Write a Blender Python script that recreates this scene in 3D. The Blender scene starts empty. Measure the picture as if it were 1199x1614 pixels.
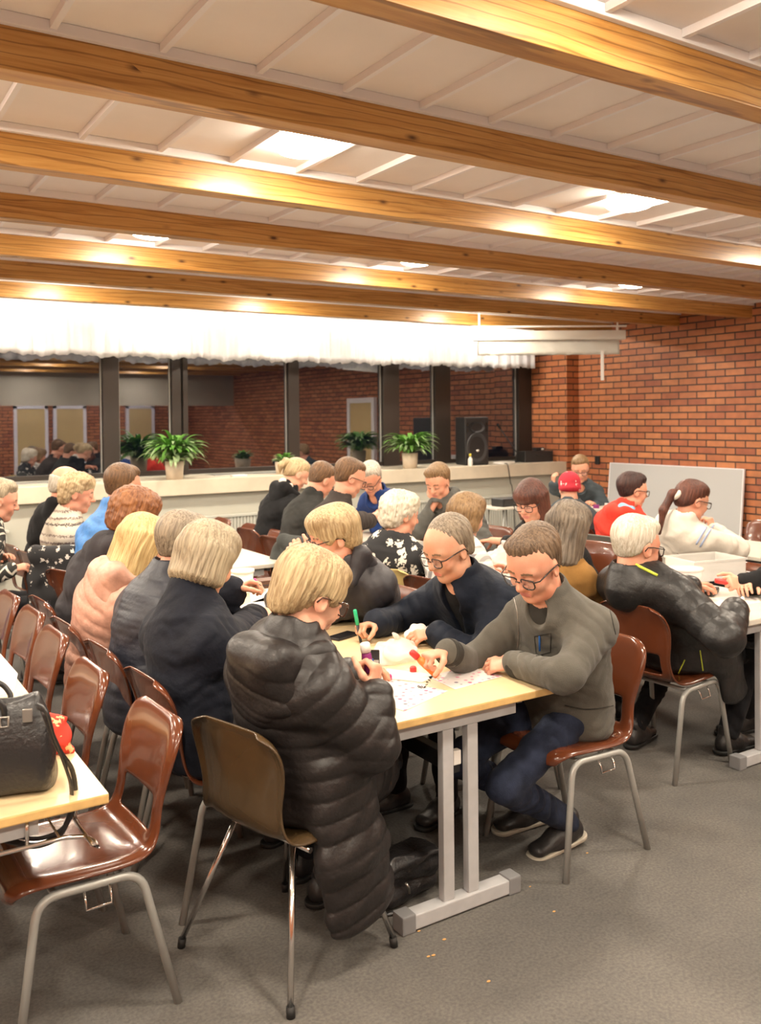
import bpy, bmesh, math, random
import numpy as np
from mathutils import Vector, Matrix

# ------------------------------------------------------------------ camera, world, exposure
sc = bpy.context.scene
COL = sc.collection
CAM_H = 1.70
FPX, YAW, PITCH, ROLL, CYPX = 1404.5, .56614, -.015588, -.0098368, 681.58
cam_data = bpy.data.cameras.new('camera')
cam = bpy.data.objects.new('camera', cam_data)
COL.objects.link(cam)
sc.camera = cam
cam_data.sensor_fit = 'VERTICAL'
cam_data.sensor_height = 36.0
cam_data.lens = FPX / 1614 * 36.0
cam_data.shift_y = -(807 - CYPX) / 1614
cam_data.clip_start = .05
_f = np.array([math.sin(YAW) * math.cos(PITCH), math.cos(YAW) * math.cos(PITCH), math.sin(PITCH)])
_r = np.array([math.cos(YAW), -math.sin(YAW), 0.])
_u = np.cross(_r, _f)
_cr, _sr = math.cos(ROLL), math.sin(ROLL)
CAM_M = np.array([_cr * _r + _sr * _u, -_sr * _r + _cr * _u, _f])
_m = Matrix.Identity(4)
for _i in range(3):
    _m[_i][0], _m[_i][1], _m[_i][2] = CAM_M[0][_i], CAM_M[1][_i], -CAM_M[2][_i]
_m[2][3] = CAM_H
cam.matrix_world = _m
cam_data.dof.use_dof = True
cam_data.dof.focus_distance = 3.3
cam_data.dof.aperture_fstop = 4.0

world = bpy.data.worlds.new('night')
sc.world = world
world.use_nodes = True
world.node_tree.nodes['Background'].inputs[0].default_value = (.02, .022, .03, 1)
world.node_tree.nodes['Background'].inputs[1].default_value = .3
sc.view_settings.view_transform = 'Standard'
sc.view_settings.look = 'None'
sc.view_settings.gamma = 1.0
sc.view_settings.exposure = 0.38
sc.cycles.use_denoising = True
sc.cycles.max_bounces = 7
sc.cycles.diffuse_bounces = 4
sc.cycles.glossy_bounces = 4
sc.cycles.sample_clamp_indirect = 6.0
LAMP_POWER = 14.0
DOME_STRENGTH = 60.0
TUBE_STRENGTH = 130.0
WARM = (1.0, .87, .71)


def ray(px, py):
    return CAM_M.T @ np.array([(px - 599.5) / FPX, -(py - CYPX) / FPX, 1.0])


def W(px, py, z):
    """the point of height z in the room that the photo shows at a pixel"""
    d = ray(px, py)
    return np.array([0, 0, CAM_H]) + d * (z - CAM_H) / d[2]


def WD(px, py, depth):
    return np.array([0, 0, CAM_H]) + ray(px, py) * depth


# ------------------------------------------------------------------ materials
def new_mat(name):
    m = bpy.data.materials.new(name)
    m.use_nodes = True
    nt = m.node_tree
    b = nt.nodes['Principled BSDF']
    return m, nt, b


def N(nt, kind, **kw):
    n = nt.nodes.new(kind)
    for k, v in kw.items():
        if k.startswith('i_'):
            key = k[2:]
            key = int(key) if key.isdigit() else key.replace('_', ' ')
            n.inputs[key].default_value = v
        else:
            setattr(n, k, v)
    return n


def L(nt, a, ao, b, bi):
    nt.links.new(a.outputs[ao], b.inputs[bi])


def c4(c):
    return (c[0], c[1], c[2], 1.0)


def ramp(nt, src, out, stops, interp='LINEAR'):
    r = nt.nodes.new('ShaderNodeValToRGB')
    r.color_ramp.interpolation = interp
    el = r.color_ramp.elements
    while len(el) < len(stops):
        el.new(.5)
    for e, (p, c) in zip(el, stops):
        e.position = p
        e.color = c4(c)
    nt.links.new(src.outputs[out], r.inputs[0])
    return r


def plain(name, col, rough=.5, metal=0., spec=.5, noise=0., nscale=30., bump=0., bscale=200., sheen=0., coat=0.):
    m, nt, b = new_mat(name)
    b.inputs['Base Color'].default_value = c4(col)
    b.inputs['Roughness'].default_value = rough
    b.inputs['Metallic'].default_value = metal
    b.inputs['Specular IOR Level'].default_value = spec
    b.inputs['Sheen Weight'].default_value = sheen
    b.inputs['Coat Weight'].default_value = coat
    b.inputs['Coat Roughness'].default_value = .08
    if noise or bump:
        tc = N(nt, 'ShaderNodeTexCoord')
    if noise:
        n = N(nt, 'ShaderNodeTexNoise', i_Scale=nscale, i_Detail=5.)
        L(nt, tc, 'Object', n, 'Vector')
        lo = tuple(x * (1 - noise) for x in col)
        hi = tuple(min(1, x * (1 + noise)) for x in col)
        r = ramp(nt, n, 'Fac', [(.3, lo), (.7, hi)])
        L(nt, r, 0, b, 'Base Color')
    if bump:
        n2 = N(nt, 'ShaderNodeTexNoise', i_Scale=bscale, i_Detail=3.)
        L(nt, tc, 'Object', n2, 'Vector')
        bp = N(nt, 'ShaderNodeBump', i_Strength=bump, i_Distance=.004)
        L(nt, n2, 'Fac', bp, 'Height')
        L(nt, bp, 0, b, 'Normal')
    return m


def fabric(name, col, rough=.9, var=.16, sheen=.03, bump=.35, bscale=260., spec=.12, folds=.45):
    m = plain(name, col, rough, spec=spec, noise=var, nscale=14., bump=bump, bscale=bscale, sheen=sheen)
    nt = m.node_tree
    b = nt.nodes['Principled BSDF']
    tc = nt.nodes['Texture Coordinate']
    n = N(nt, 'ShaderNodeTexNoise', i_Scale=9., i_Detail=2., i_Distortion=.5)
    L(nt, tc, 'Object', n, 'Vector')
    bp = N(nt, 'ShaderNodeBump', i_Strength=folds, i_Distance=.02)
    L(nt, n, 'Fac', bp, 'Height')
    old = b.inputs['Normal'].links[0].from_node
    nt.links.new(bp.outputs[0], old.inputs['Normal'])
    return m


def puffer_mat(name, col, rough=.42):
    return plain(name, col, rough, spec=.45, noise=.2, nscale=25., bump=.5, bscale=55.)


def pine(name, along='X'):
    m, nt, b = new_mat(name)
    tc = N(nt, 'ShaderNodeTexCoord')
    info = N(nt, 'ShaderNodeObjectInfo')
    off = N(nt, 'ShaderNodeVectorMath', operation='ADD')
    mul = N(nt, 'ShaderNodeMath', operation='MULTIPLY', i_1=37.0)
    L(nt, info, 'Random', mul, 0)
    L(nt, tc, 'Object', off, 0)
    L(nt, mul, 0, off, 1)
    mp = N(nt, 'ShaderNodeMapping')
    mp.inputs['Scale'].default_value = (1.1, 14, 22)
    L(nt, off, 0, mp, 'Vector')
    n1 = N(nt, 'ShaderNodeTexNoise', i_Scale=1.0, i_Detail=7., i_Roughness=.62, i_Distortion=1.1)
    L(nt, mp, 0, n1, 'Vector')
    r1 = ramp(nt, n1, 'Fac', [(.28, (.30, .125, .024)), (.46, (.53, .27, .068)), (.62, (.63, .355, .11)), (.8, (.47, .22, .05))])
    # dark growth-ring streaks
    wv = N(nt, 'ShaderNodeTexWave', wave_type='BANDS', bands_direction='Z', i_Scale=1.0, i_Distortion=9.0, i_Detail=3., i_Detail_Scale=.9)
    mp2 = N(nt, 'ShaderNodeMapping')
    mp2.inputs['Scale'].default_value = (1.0, 9, 9)
    L(nt, off, 0, mp2, 'Vector')
    L(nt, mp2, 0, wv, 'Vector')
    r2 = ramp(nt, wv, 'Fac', [(.0, (.45, .36, .30)), (.10, (1, 1, 1))])
    mx = N(nt, 'ShaderNodeMix', data_type='RGBA', blend_type='MULTIPLY')
    mx.inputs[0].default_value = .8
    nt.links.new(r1.outputs[0], mx.inputs[6])
    nt.links.new(r2.outputs[0], mx.inputs[7])
    # knots
    mp3 = N(nt, 'ShaderNodeMapping')
    mp3.inputs['Scale'].default_value = (4.2, 7.5, 10.5)
    L(nt, off, 0, mp3, 'Vector')
    vo = N(nt, 'ShaderNodeTexVoronoi', i_Scale=1.0, i_Randomness=1.0)
    L(nt, mp3, 0, vo, 'Vector')
    r3 = ramp(nt, vo, 'Distance', [(.05, (1, 1, 1)), (.13, (.35, .35, .35)), (.2, (0, 0, 0))])
    gate = N(nt, 'ShaderNodeMath', operation='GREATER_THAN', i_1=.42)
    sp = N(nt, 'ShaderNodeSeparateColor')
    L(nt, vo, 'Color', sp, 0)
    L(nt, sp, 0, gate, 0)
    km = N(nt, 'ShaderNodeMath', operation='MULTIPLY')
    L(nt, r3, 0, km, 0)
    L(nt, gate, 0, km, 1)
    mx2 = N(nt, 'ShaderNodeMix', data_type='RGBA')
    nt.links.new(km.outputs[0], mx2.inputs[0])
    nt.links.new(mx.outputs[2], mx2.inputs[6])
    mx2.inputs[7].default_value = (.075, .022, .006, 1)
    # laminations of the glued beam
    sx = N(nt, 'ShaderNodeSeparateXYZ')
    L(nt, tc, 'Object', sx, 0)
    lm = N(nt, 'ShaderNodeMath', operation='FRACT')
    lmm = N(nt, 'ShaderNodeMath', operation='MULTIPLY', i_1=1 / .046)
    L(nt, sx, 'Z', lmm, 0)
    L(nt, lmm, 0, lm, 0)
    r4 = ramp(nt, lm, 0, [(.0, (.72, .62, .55)), (.045, (1, 1, 1))])
    mx3 = N(nt, 'ShaderNodeMix', data_type='RGBA', blend_type='MULTIPLY')
    mx3.inputs[0].default_value = .55
    nt.links.new(mx2.outputs[2], mx3.inputs[6])
    nt.links.new(r4.outputs[0], mx3.inputs[7])
    nt.links.new(mx3.outputs[2], b.inputs['Base Color'])
    b.inputs['Roughness'].default_value = .38
    b.inputs['Coat Weight'].default_value = .25
    b.inputs['Coat Roughness'].default_value = .25
    return m


def brick(name, axis, tint=1.0):
    m, nt, b = new_mat(name)
    tc = N(nt, 'ShaderNodeTexCoord')
    sx = N(nt, 'ShaderNodeSeparateXYZ')
    L(nt, tc, 'Object', sx, 0)
    cb = N(nt, 'ShaderNodeCombineXYZ')
    L(nt, sx, axis, cb, 0)
    L(nt, sx, 'Z', cb, 1)
    br = N(nt, 'ShaderNodeTexBrick', offset=.5, i_Scale=1.0)
    br.inputs['Color1'].default_value = (0, 0, 0, 1)
    br.inputs['Color2'].default_value = (1, 1, 1, 1)
    br.inputs['Mortar'].default_value = (.5, .5, .5, 1)
    br.inputs['Mortar Size'].default_value = .0095
    br.inputs['Mortar Smooth'].default_value = .25
    br.inputs['Bias'].default_value = 0.
    br.inputs['Brick Width'].default_value = .277
    br.inputs['Row Height'].default_value = .087
    L(nt, cb, 0, br, 'Vector')
    rc = ramp(nt, br, 'Color', [(0, (.33, .100, .048)), (.2, (.42, .138, .056)), (.6, (.48, .170, .065)), (1, (.55, .215, .085))])
    nz = N(nt, 'ShaderNodeTexNoise', i_Scale=9., i_Detail=6.)
    L(nt, cb, 0, nz, 'Vector')
    rn = ramp(nt, nz, 'Fac', [(.3, (.72, .74, .8)), (.7, (1.1, 1.08, 1.05))])
    mx = N(nt, 'ShaderNodeMix', data_type='RGBA', blend_type='MULTIPLY')
    mx.inputs[0].default_value = .7
    nt.links.new(rc.outputs[0], mx.inputs[6])
    nt.links.new(rn.outputs[0], mx.inputs[7])
    mo = N(nt, 'ShaderNodeMix', data_type='RGBA')
    nt.links.new(br.outputs['Fac'], mo.inputs[0])
    nt.links.new(mx.outputs[2], mo.inputs[6])
    mo.inputs[7].default_value = (.050, .028, .020, 1)
    nt.links.new(mo.outputs[2], b.inputs['Base Color'])
    b.inputs['Roughness'].default_value = .62
    inv = N(nt, 'ShaderNodeMath', operation='SUBTRACT', i_0=1.0)
    L(nt, br, 'Fac', inv, 1)
    bp = N(nt, 'ShaderNodeBump', i_Strength=.7, i_Distance=.006)
    L(nt, inv, 0, bp, 'Height')
    L(nt, bp, 0, b, 'Normal')
    return m


def emit(name, col, s):
    m, nt, b = new_mat(name)
    b.inputs['Base Color'].default_value = c4(col)
    b.inputs['Emission Color'].default_value = c4(col)
    b.inputs['Emission Strength'].default_value = s
    return m


def clearish(name, col=(1, 1, 1), fac=.5, rough=.15):
    """thin translucent plastic or spectacle glass"""
    m, nt, b = new_mat(name)
    b.inputs['Base Color'].default_value = c4(col)
    b.inputs['Roughness'].default_value = rough
    t = N(nt, 'ShaderNodeBsdfTransparent')
    mx = N(nt, 'ShaderNodeMixShader')
    mx.inputs[0].default_value = fac
    nt.links.new(t.outputs[0], mx.inputs[1])
    nt.links.new(b.outputs[0], mx.inputs[2])
    nt.links.new(mx.outputs[0], nt.nodes['Material Output'].inputs[0])
    return m


def glass_mat():
    m, nt, b = new_mat('window_glass')
    g = N(nt, 'ShaderNodeBsdfGlossy')
    g.inputs['Roughness'].default_value = .012
    g.inputs['Color'].default_value = (.9, .9, .95, 1)
    t = N(nt, 'ShaderNodeBsdfTransparent')
    t.inputs['Color'].default_value = (.75, .78, .8, 1)
    mx = N(nt, 'ShaderNodeMixShader')
    mx.inputs[0].default_value = .21
    nt.links.new(t.outputs[0], mx.inputs[1])
    nt.links.new(g.outputs[0], mx.inputs[2])
    nt.links.new(mx.outputs[0], nt.nodes['Material Output'].inputs[0])
    return m


def hair_mat(name, dark, light, rough=.42, scale=(150, 150, 7)):
    m, nt, b = new_mat(name)
    tc = N(nt, 'ShaderNodeTexCoord')
    mp = N(nt, 'ShaderNodeMapping')
    mp.inputs['Scale'].default_value = scale
    L(nt, tc, 'Object', mp, 'Vector')
    n = N(nt, 'ShaderNodeTexNoise', i_Scale=1.0, i_Detail=4., i_Roughness=.6, i_Distortion=.6)
    L(nt, mp, 0, n, 'Vector')
    n3 = N(nt, 'ShaderNodeTexNoise', i_Scale=11.0, i_Detail=2.)
    L(nt, tc, 'Object', n3, 'Vector')
    ad = N(nt, 'ShaderNodeMath', operation='ADD')
    sb = N(nt, 'ShaderNodeMath', operation='MULTIPLY_ADD', i_1=.5, i_2=-.25)
    L(nt, n3, 'Fac', sb, 0)
    L(nt, n, 'Fac', ad, 0)
    L(nt, sb, 0, ad, 1)
    mid = tuple((a + c) / 2 for a, c in zip(dark, light))
    r = ramp(nt, ad, 0, [(.34, dark), (.5, mid), (.66, light)])
    L(nt, r, 0, b, 'Base Color')
    b.inputs['Roughness'].default_value = rough
    b.inputs['Specular IOR Level'].default_value = .35
    bp = N(nt, 'ShaderNodeBump', i_Strength=.8, i_Distance=.006)
    L(nt, n, 'Fac', bp, 'Height')
    L(nt, bp, 0, b, 'Normal')
    return m


def skin_mat(name, col):
    m, nt, b = new_mat(name)
    tc = N(nt, 'ShaderNodeTexCoord')
    n = N(nt, 'ShaderNodeTexNoise', i_Scale=16., i_Detail=4.)
    L(nt, tc, 'Object', n, 'Vector')
    red = (min(1, col[0] * 1.04), col[1] * .80, col[2] * .74)
    r = ramp(nt, n, 'Fac', [(.3, col), (.75, red)])
    L(nt, r, 0, b, 'Base Color')
    b.inputs['Roughness'].default_value = .48
    b.inputs['Specular IOR Level'].default_value = .4
    b.inputs['Subsurface Weight'].default_value = .12
    b.inputs['Subsurface Radius'].default_value = (.02, .008, .004)
    b.inputs['Subsurface Scale'].default_value = .6
    n2 = N(nt, 'ShaderNodeTexNoise', i_Scale=140., i_Detail=3.)
    L(nt, tc, 'Object', n2, 'Vector')
    bp = N(nt, 'ShaderNodeBump', i_Strength=.15, i_Distance=.003)
    L(nt, n2, 'Fac', bp, 'Height')
    L(nt, bp, 0, b, 'Normal')
    return m


def stripes_mat(name, stops, period, rough=.9, zig=0., axis='Z', noise=.0):
    """cloth with bands across an axis, zig-zagged if asked"""
    m, nt, b = new_mat(name)
    tc = N(nt, 'ShaderNodeTexCoord')
    sx = N(nt, 'ShaderNodeSeparateXYZ')
    L(nt, tc, 'Object', sx, 0)
    src = (sx, axis)
    if zig:
        pp = N(nt, 'ShaderNodeMath', operation='PINGPONG', i_1=zig)
        other = N(nt, 'ShaderNodeMath', operation='ADD')
        L(nt, sx, 'X', other, 0)
        L(nt, sx, 'Y', other, 1)
        L(nt, other, 0, pp, 0)
        ad = N(nt, 'ShaderNodeMath', operation='ADD')
        L(nt, sx, axis, ad, 0)
        L(nt, pp, 0, ad, 1)
        src = (ad, 0)
    mu = N(nt, 'ShaderNodeMath', operation='MULTIPLY', i_1=1 / period)
    L(nt, src[0], src[1], mu, 0)
    if noise:
        nz = N(nt, 'ShaderNodeTexNoise', i_Scale=90., i_Detail=1.)
        L(nt, tc, 'Object', nz, 'Vector')
        ma = N(nt, 'ShaderNodeMath', operation='MULTIPLY_ADD', i_1=noise)
        L(nt, nz, 'Fac', ma, 0)
        L(nt, mu, 0, ma, 2)
        mu = ma
    fr = N(nt, 'ShaderNodeMath', operation='FRACT')
    L(nt, mu, 0, fr, 0)
    r = ramp(nt, fr, 0, stops, 'CONSTANT')
    L(nt, r, 0, b, 'Base Color')
    b.inputs['Roughness'].default_value = rough
    b.inputs['Specular IOR Level'].default_value = .2
    return m


def floral_mat(name, dark, light, scale=16., lo=.40, hi=.5):
    m, nt, b = new_mat(name)
    tc = N(nt, 'ShaderNodeTexCoord')
    v = N(nt, 'ShaderNodeTexVoronoi', i_Scale=scale * .62)
    L(nt, tc, 'Object', v, 'Vector')
    n = N(nt, 'ShaderNodeTexNoise', i_Scale=scale * 3.2, i_Detail=2.)
    L(nt, tc, 'Object', n, 'Vector')
    ma = N(nt, 'ShaderNodeMath', operation='MULTIPLY_ADD', i_1=.9)
    L(nt, n, 'Fac', ma, 0)
    L(nt, v, 'Distance', ma, 2)
    r = ramp(nt, ma, 0, [(.0, light), (lo + .28, light), (hi + .24, dark)])
    L(nt, r, 0, b, 'Base Color')
    b.inputs['Roughness'].default_value = .85
    return m


def plaid_mat(name):
    m, nt, b = new_mat(name)
    tc = N(nt, 'ShaderNodeTexCoord')
    sx = N(nt, 'ShaderNodeSeparateXYZ')
    L(nt, tc, 'Object', sx, 0)
    outs = []
    for ax in ('X', 'Z'):
        mu = N(nt, 'ShaderNodeMath', operation='MULTIPLY', i_1=9.)
        L(nt, sx, ax, mu, 0)
        fr = N(nt, 'ShaderNodeMath', operation='FRACT')
        L(nt, mu, 0, fr, 0)
        outs.append(ramp(nt, fr, 0, [(0, (.16, .15, .15)), (.35, (.75, .72, .66)), (.6, (.42, .40, .38)), (.75, (.8, .77, .7))], 'CONSTANT'))
    mx = N(nt, 'ShaderNodeMix', data_type='RGBA')
    mx.inputs[0].default_value = .5
    nt.links.new(outs[0].outputs[0], mx.inputs[6])
    nt.links.new(outs[1].outputs[0], mx.inputs[7])
    nt.links.new(mx.outputs[2], b.inputs['Base Color'])
    b.inputs['Roughness'].default_value = .9
    return m


M = {}
M['pine'] = pine('varnished_pine')
M['brick_y'] = brick('red_brick_side', 'Y')
M['brick_x'] = brick('red_brick_front', 'X')
M['ceiling'] = plain('ceiling_white', (.86, .81, .78), .8, spec=.2, noise=.03, nscale=3.)
M['bulkhead'] = plain('bulkhead_paint', (.44, .41, .35), .6)
M['trim_white'] = plain('white_paint', (.86, .84, .86), .55, spec=.3)
M['white_metal'] = plain('white_enamel', (.80, .78, .74), .35)
M['mullion'] = plain('dark_brown_window_frame', (.022, .017, .014), .35)
M['glass'] = glass_mat()
M['ledge'] = plain('cream_stone', (.63, .56, .44), .38, noise=.10, nscale=3.5)
M['panel'] = plain('grey_green_panel', (.46, .46, .40), .6, noise=.04, nscale=2.)
M['radiator'] = plain('radiator_enamel', (.47, .48, .43), .5)
M['curtain'] = plain('white_curtain_cloth', (.86, .85, .84), .9, spec=.1)
M['shell'] = plain('brown_plastic_shell', (.112, .030, .011), .2, spec=.5, coat=.5, noise=.1, nscale=5.)
M['shell_dark'] = plain('olive_brown_plastic_shell', (.062, .037, .016), .24, spec=.5, coat=.4)
M['shell_grey'] = plain('grey_plastic_shell', (.17, .17, .15), .35)
M['shell_beige'] = plain('beige_plastic_shell', (.56, .42, .17), .42)
M['shell_deep'] = plain('deep_brown_plastic_shell', (.07, .022, .011), .24, coat=.3)
M['steel_grey'] = plain('grey_painted_tube', (.36, .36, .34), .35, metal=.25)
M['chrome'] = plain('chrome', (.75, .72, .70), .16, metal=1.)
M['black_rubber'] = plain('black_rubber', (.012, .012, .012), .6)
M['table_frame'] = plain('grey_table_frame', (.42, .42, .43), .42, noise=.06, nscale=20.)
M['frame_cap'] = plain('dark_grey_cap', (.20, .20, .205), .5)
M['beech'] = plain('birch_laminate', (.66, .50, .29), .3, spec=.4, noise=.05, nscale=7.)
M['beech_edge'] = plain('birch_edge', (.60, .39, .15), .42, noise=.12, nscale=25.)
M['top_white'] = plain('white_laminate', (.58, .54, .47), .35, noise=.03, nscale=6.)
M['black_plastic'] = plain('black_plastic', (.016, .016, .017), .42)
M['black_gloss'] = plain('black_gloss', (.012, .012, .014), .18)
M['black_leather'] = plain('black_leather', (.018, .017, .018), .34, bump=.6, bscale=90.)
M['white_plastic'] = plain('white_plastic', (.80, .78, .74), .4)
M['paper'] = plain('white_paper', (.66, .62, .585), .75)
M['pot'] = plain('cream_ceramic_pot', (.66, .55, .42), .5, noise=.08, nscale=12.)
M['leaf'] = plain('green_leaf', (.19, .42, .085), .38, noise=.4, nscale=14.)
M['leaf_pale'] = plain('variegated_leaf', (.44, .58, .32), .38, noise=.35, nscale=18.)
M['soil'] = plain('potting_soil', (.035, .022, .014), .9)
M['red'] = plain('red_plastic', (.62, .035, .03), .35)
M['orange'] = plain('orange_plastic', (.80, .20, .035), .35)
M['pink'] = plain('magenta_plastic', (.60, .03, .22), .35)
M['purple'] = plain('purple_plastic', (.19, .02, .13), .3)
M['green'] = plain('green_plastic', (.02, .46, .22), .35)
M['blue'] = plain('blue_print', (.03, .13, .42), .4)
M['yellow'] = plain('yellow_plastic', (.75, .62, .05), .4)
M['lime'] = plain('lime_zip_tape', (.55, .62, .05), .6)
M['clear'] = clearish('clear_plastic', (.82, .80, .76), .42, .25)
M['bag_film'] = clearish('white_plastic_film', (.90, .80, .76), .5, .3)
M['lens'] = clearish('spectacle_lens', (.95, .97, 1.), .07, .02)
M['lens'].node_tree.nodes['Principled BSDF'].inputs['Specular IOR Level'].default_value = 1.
M['spectacle_black'] = plain('black_acetate', (.012, .011, .012), .25)
M['spectacle_brown'] = plain('dark_brown_acetate', (.05, .02, .012), .25)
M['whiteboard'] = plain('matte_whiteboard', (.50, .50, .495), .5, spec=.4)
M['door_wood'] = plain('yellow_door', (.62, .45, .20), .5, noise=.06, nscale=3.)
M['lip'] = plain('lip', (.52, .17, .14), .42)
M['brow'] = plain('brow', (.20, .12, .07), .8)
M['eye'] = plain('eyeball', (.78, .74, .70), .2)
M['iris'] = plain('iris', (.06, .05, .05), .15)
M['skin_a'] = skin_mat('skin_fair', (.66, .38, .265))
M['skin_b'] = skin_mat('skin_ruddy', (.62, .325, .22))
M['skin_c'] = skin_mat('skin_tan', (.54, .305, .20))
M['sole'] = plain('pale_rubber_sole', (.42, .38, .31), .6)
M['shoe'] = plain('black_shoe', (.02, .018, .018), .45, bump=.4, bscale=80.)
M['jeans'] = fabric('dark_blue_denim', (.020, .026, .048), .85, var=.45)
M['trousers_black'] = fabric('black_trouser_cloth', (.012, .012, .014), .85)
M['zip'] = plain('zip_metal', (.45, .43, .40), .3, metal=.9)


def floor_mat():
    m, nt, b = new_mat('grey_floor')
    tc = N(nt, 'ShaderNodeTexCoord')
    n1 = N(nt, 'ShaderNodeTexNoise', i_Scale=1.1, i_Detail=7., i_Roughness=.65)
    L(nt, tc, 'Object', n1, 'Vector')
    r1 = ramp(nt, n1, 'Fac', [(.3, (.080, .077, .074)), (.52, (.113, .106, .098)), (.75, (.146, .135, .122))])
    n2 = N(nt, 'ShaderNodeTexNoise', i_Scale=95., i_Detail=3.)
    L(nt, tc, 'Object', n2, 'Vector')
    r2 = ramp(nt, n2, 'Fac', [(.34, (.74, .74, .75)), (.66, (1.25, 1.22, 1.18))])
    mx = N(nt, 'ShaderNodeMix', data_type='RGBA', blend_type='MULTIPLY')
    mx.inputs[0].default_value = .75
    nt.links.new(r1.outputs[0], mx.inputs[6])
    nt.links.new(r2.outputs[0], mx.inputs[7])
    # seams of the carpet tiles
    br = N(nt, 'ShaderNodeTexBrick', offset=0., i_Scale=1.)
    br.inputs['Brick Width'].default_value = 2.0
    br.inputs['Row Height'].default_value = 2.0
    br.inputs['Mortar Size'].default_value = .004
    L(nt, tc, 'Object', br, 'Vector')
    mx2 = N(nt, 'ShaderNodeMix', data_type='RGBA')
    fm = N(nt, 'ShaderNodeMath', operation='MULTIPLY', i_1=.35)
    L(nt, br, 'Fac', fm, 0)
    nt.links.new(fm.outputs[0], mx2.inputs[0])
    nt.links.new(mx.outputs[2], mx2.inputs[6])
    mx2.inputs[7].default_value = (.09, .085, .08, 1)
    nt.links.new(mx2.outputs[2], b.inputs['Base Color'])
    b.inputs['Roughness'].default_value = .78
    b.inputs['Specular IOR Level'].default_value = .25
    bp = N(nt, 'ShaderNodeBump', i_Strength=.4, i_Distance=.004)
    L(nt, n2, 'Fac', bp, 'Height')
    L(nt, bp, 0, b, 'Normal')
    return m


def sheet_mat():
    """a bingo sheet: rows of small boxes with dabbed magenta marks"""
    m, nt, b = new_mat('bingo_sheet_print')
    tc = N(nt, 'ShaderNodeTexCoord')
    v = N(nt, 'ShaderNodeTexVoronoi', i_Scale=38., i_Randomness=.55)
    L(nt, tc, 'Object', v, 'Vector')
    r = ramp(nt, v, 'Distance', [(.0, (1, 1, 1)), (.26, (1, 1, 1)), (.36, (0, 0, 0))])
    sp = N(nt, 'ShaderNodeSeparateColor')
    L(nt, v, 'Color', sp, 0)
    g = N(nt, 'ShaderNodeMath', operation='GREATER_THAN', i_1=.35)
    L(nt, sp, 1, g, 0)
    mu = N(nt, 'ShaderNodeMath', operation='MULTIPLY')
    L(nt, r, 0, mu, 0)
    L(nt, g, 0, mu, 1)
    mk = ramp(nt, sp, 0, [(0, (.42, .06, .16)), (.55, (.60, .25, .32)), (.8, (.14, .12, .17))])
    mx = N(nt, 'ShaderNodeMix', data_type='RGBA')
    nt.links.new(mu.outputs[0], mx.inputs[0])
    mx.inputs[6].default_value = (.58, .53, .51, 1)
    nt.links.new(mk.outputs[0], mx.inputs[7])
    nt.links.new(mx.outputs[2], b.inputs['Base Color'])
    b.inputs['Roughness'].default_value = .75
    return m


M['floor'] = floor_mat()
M['sheet'] = sheet_mat()


# ------------------------------------------------------------------ mesh helpers
def tag(o, label=None, cat=None, group=None, kind=None):
    if label:
        o['label'] = label
    if cat:
        o['category'] = cat
    if group:
        o['group'] = group
    if kind:
        o['kind'] = kind
    return o


def obj(name, bm, mat, parent=None, smooth=False, mats=None):
    me = bpy.data.meshes.new(name)
    bm.normal_update()
    bm.to_mesh(me)
    bm.free()
    for mt in (mats or [mat]):
        me.materials.append(mt)
    if smooth:
        me.polygons.foreach_set('use_smooth', [True] * len(me.polygons))
    o = bpy.data.objects.new(name, me)
    COL.objects.link(o)
    if parent:
        o.parent = parent
    return o


def empty(name, loc=(0, 0, 0), rz=0., label=None, cat=None, group=None):
    o = bpy.data.objects.new(name, None)
    o.empty_display_size = .1
    COL.objects.link(o)
    o.location = loc
    o.rotation_euler = (0, 0, rz)
    return tag(o, label, cat, group)


def copy_tree(o, parent=None):
    c = o.copy()
    COL.objects.link(c)
    if parent:
        c.parent = parent
    for ch in list(o.children):
        copy_tree(ch, c)
    return c


def box(bm, x0, x1, y0, y1, z0, z1, bev=0., mi=0, rot=None):
    r = bmesh.ops.create_cube(bm, size=1.0)
    vs = r['verts']
    for v in vs:
        v.co = Vector(((x0 + x1) / 2 + v.co.x * (x1 - x0), (y0 + y1) / 2 + v.co.y * (y1 - y0), (z0 + z1) / 2 + v.co.z * (z1 - z0)))
    fs = list({f for v in vs for f in v.link_faces})
    for f in fs:
        f.material_index = mi
    if bev:
        es = list({e for v in vs for e in v.link_edges})
        rr = bmesh.ops.bevel(bm, geom=es, offset=bev, segments=2, affect='EDGES', profile=.6)
        for f in rr['faces']:
            f.material_index = mi
    return vs


def B(*a, **k):
    bm = bmesh.new()
    box(bm, *a, **k)
    return bm


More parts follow.
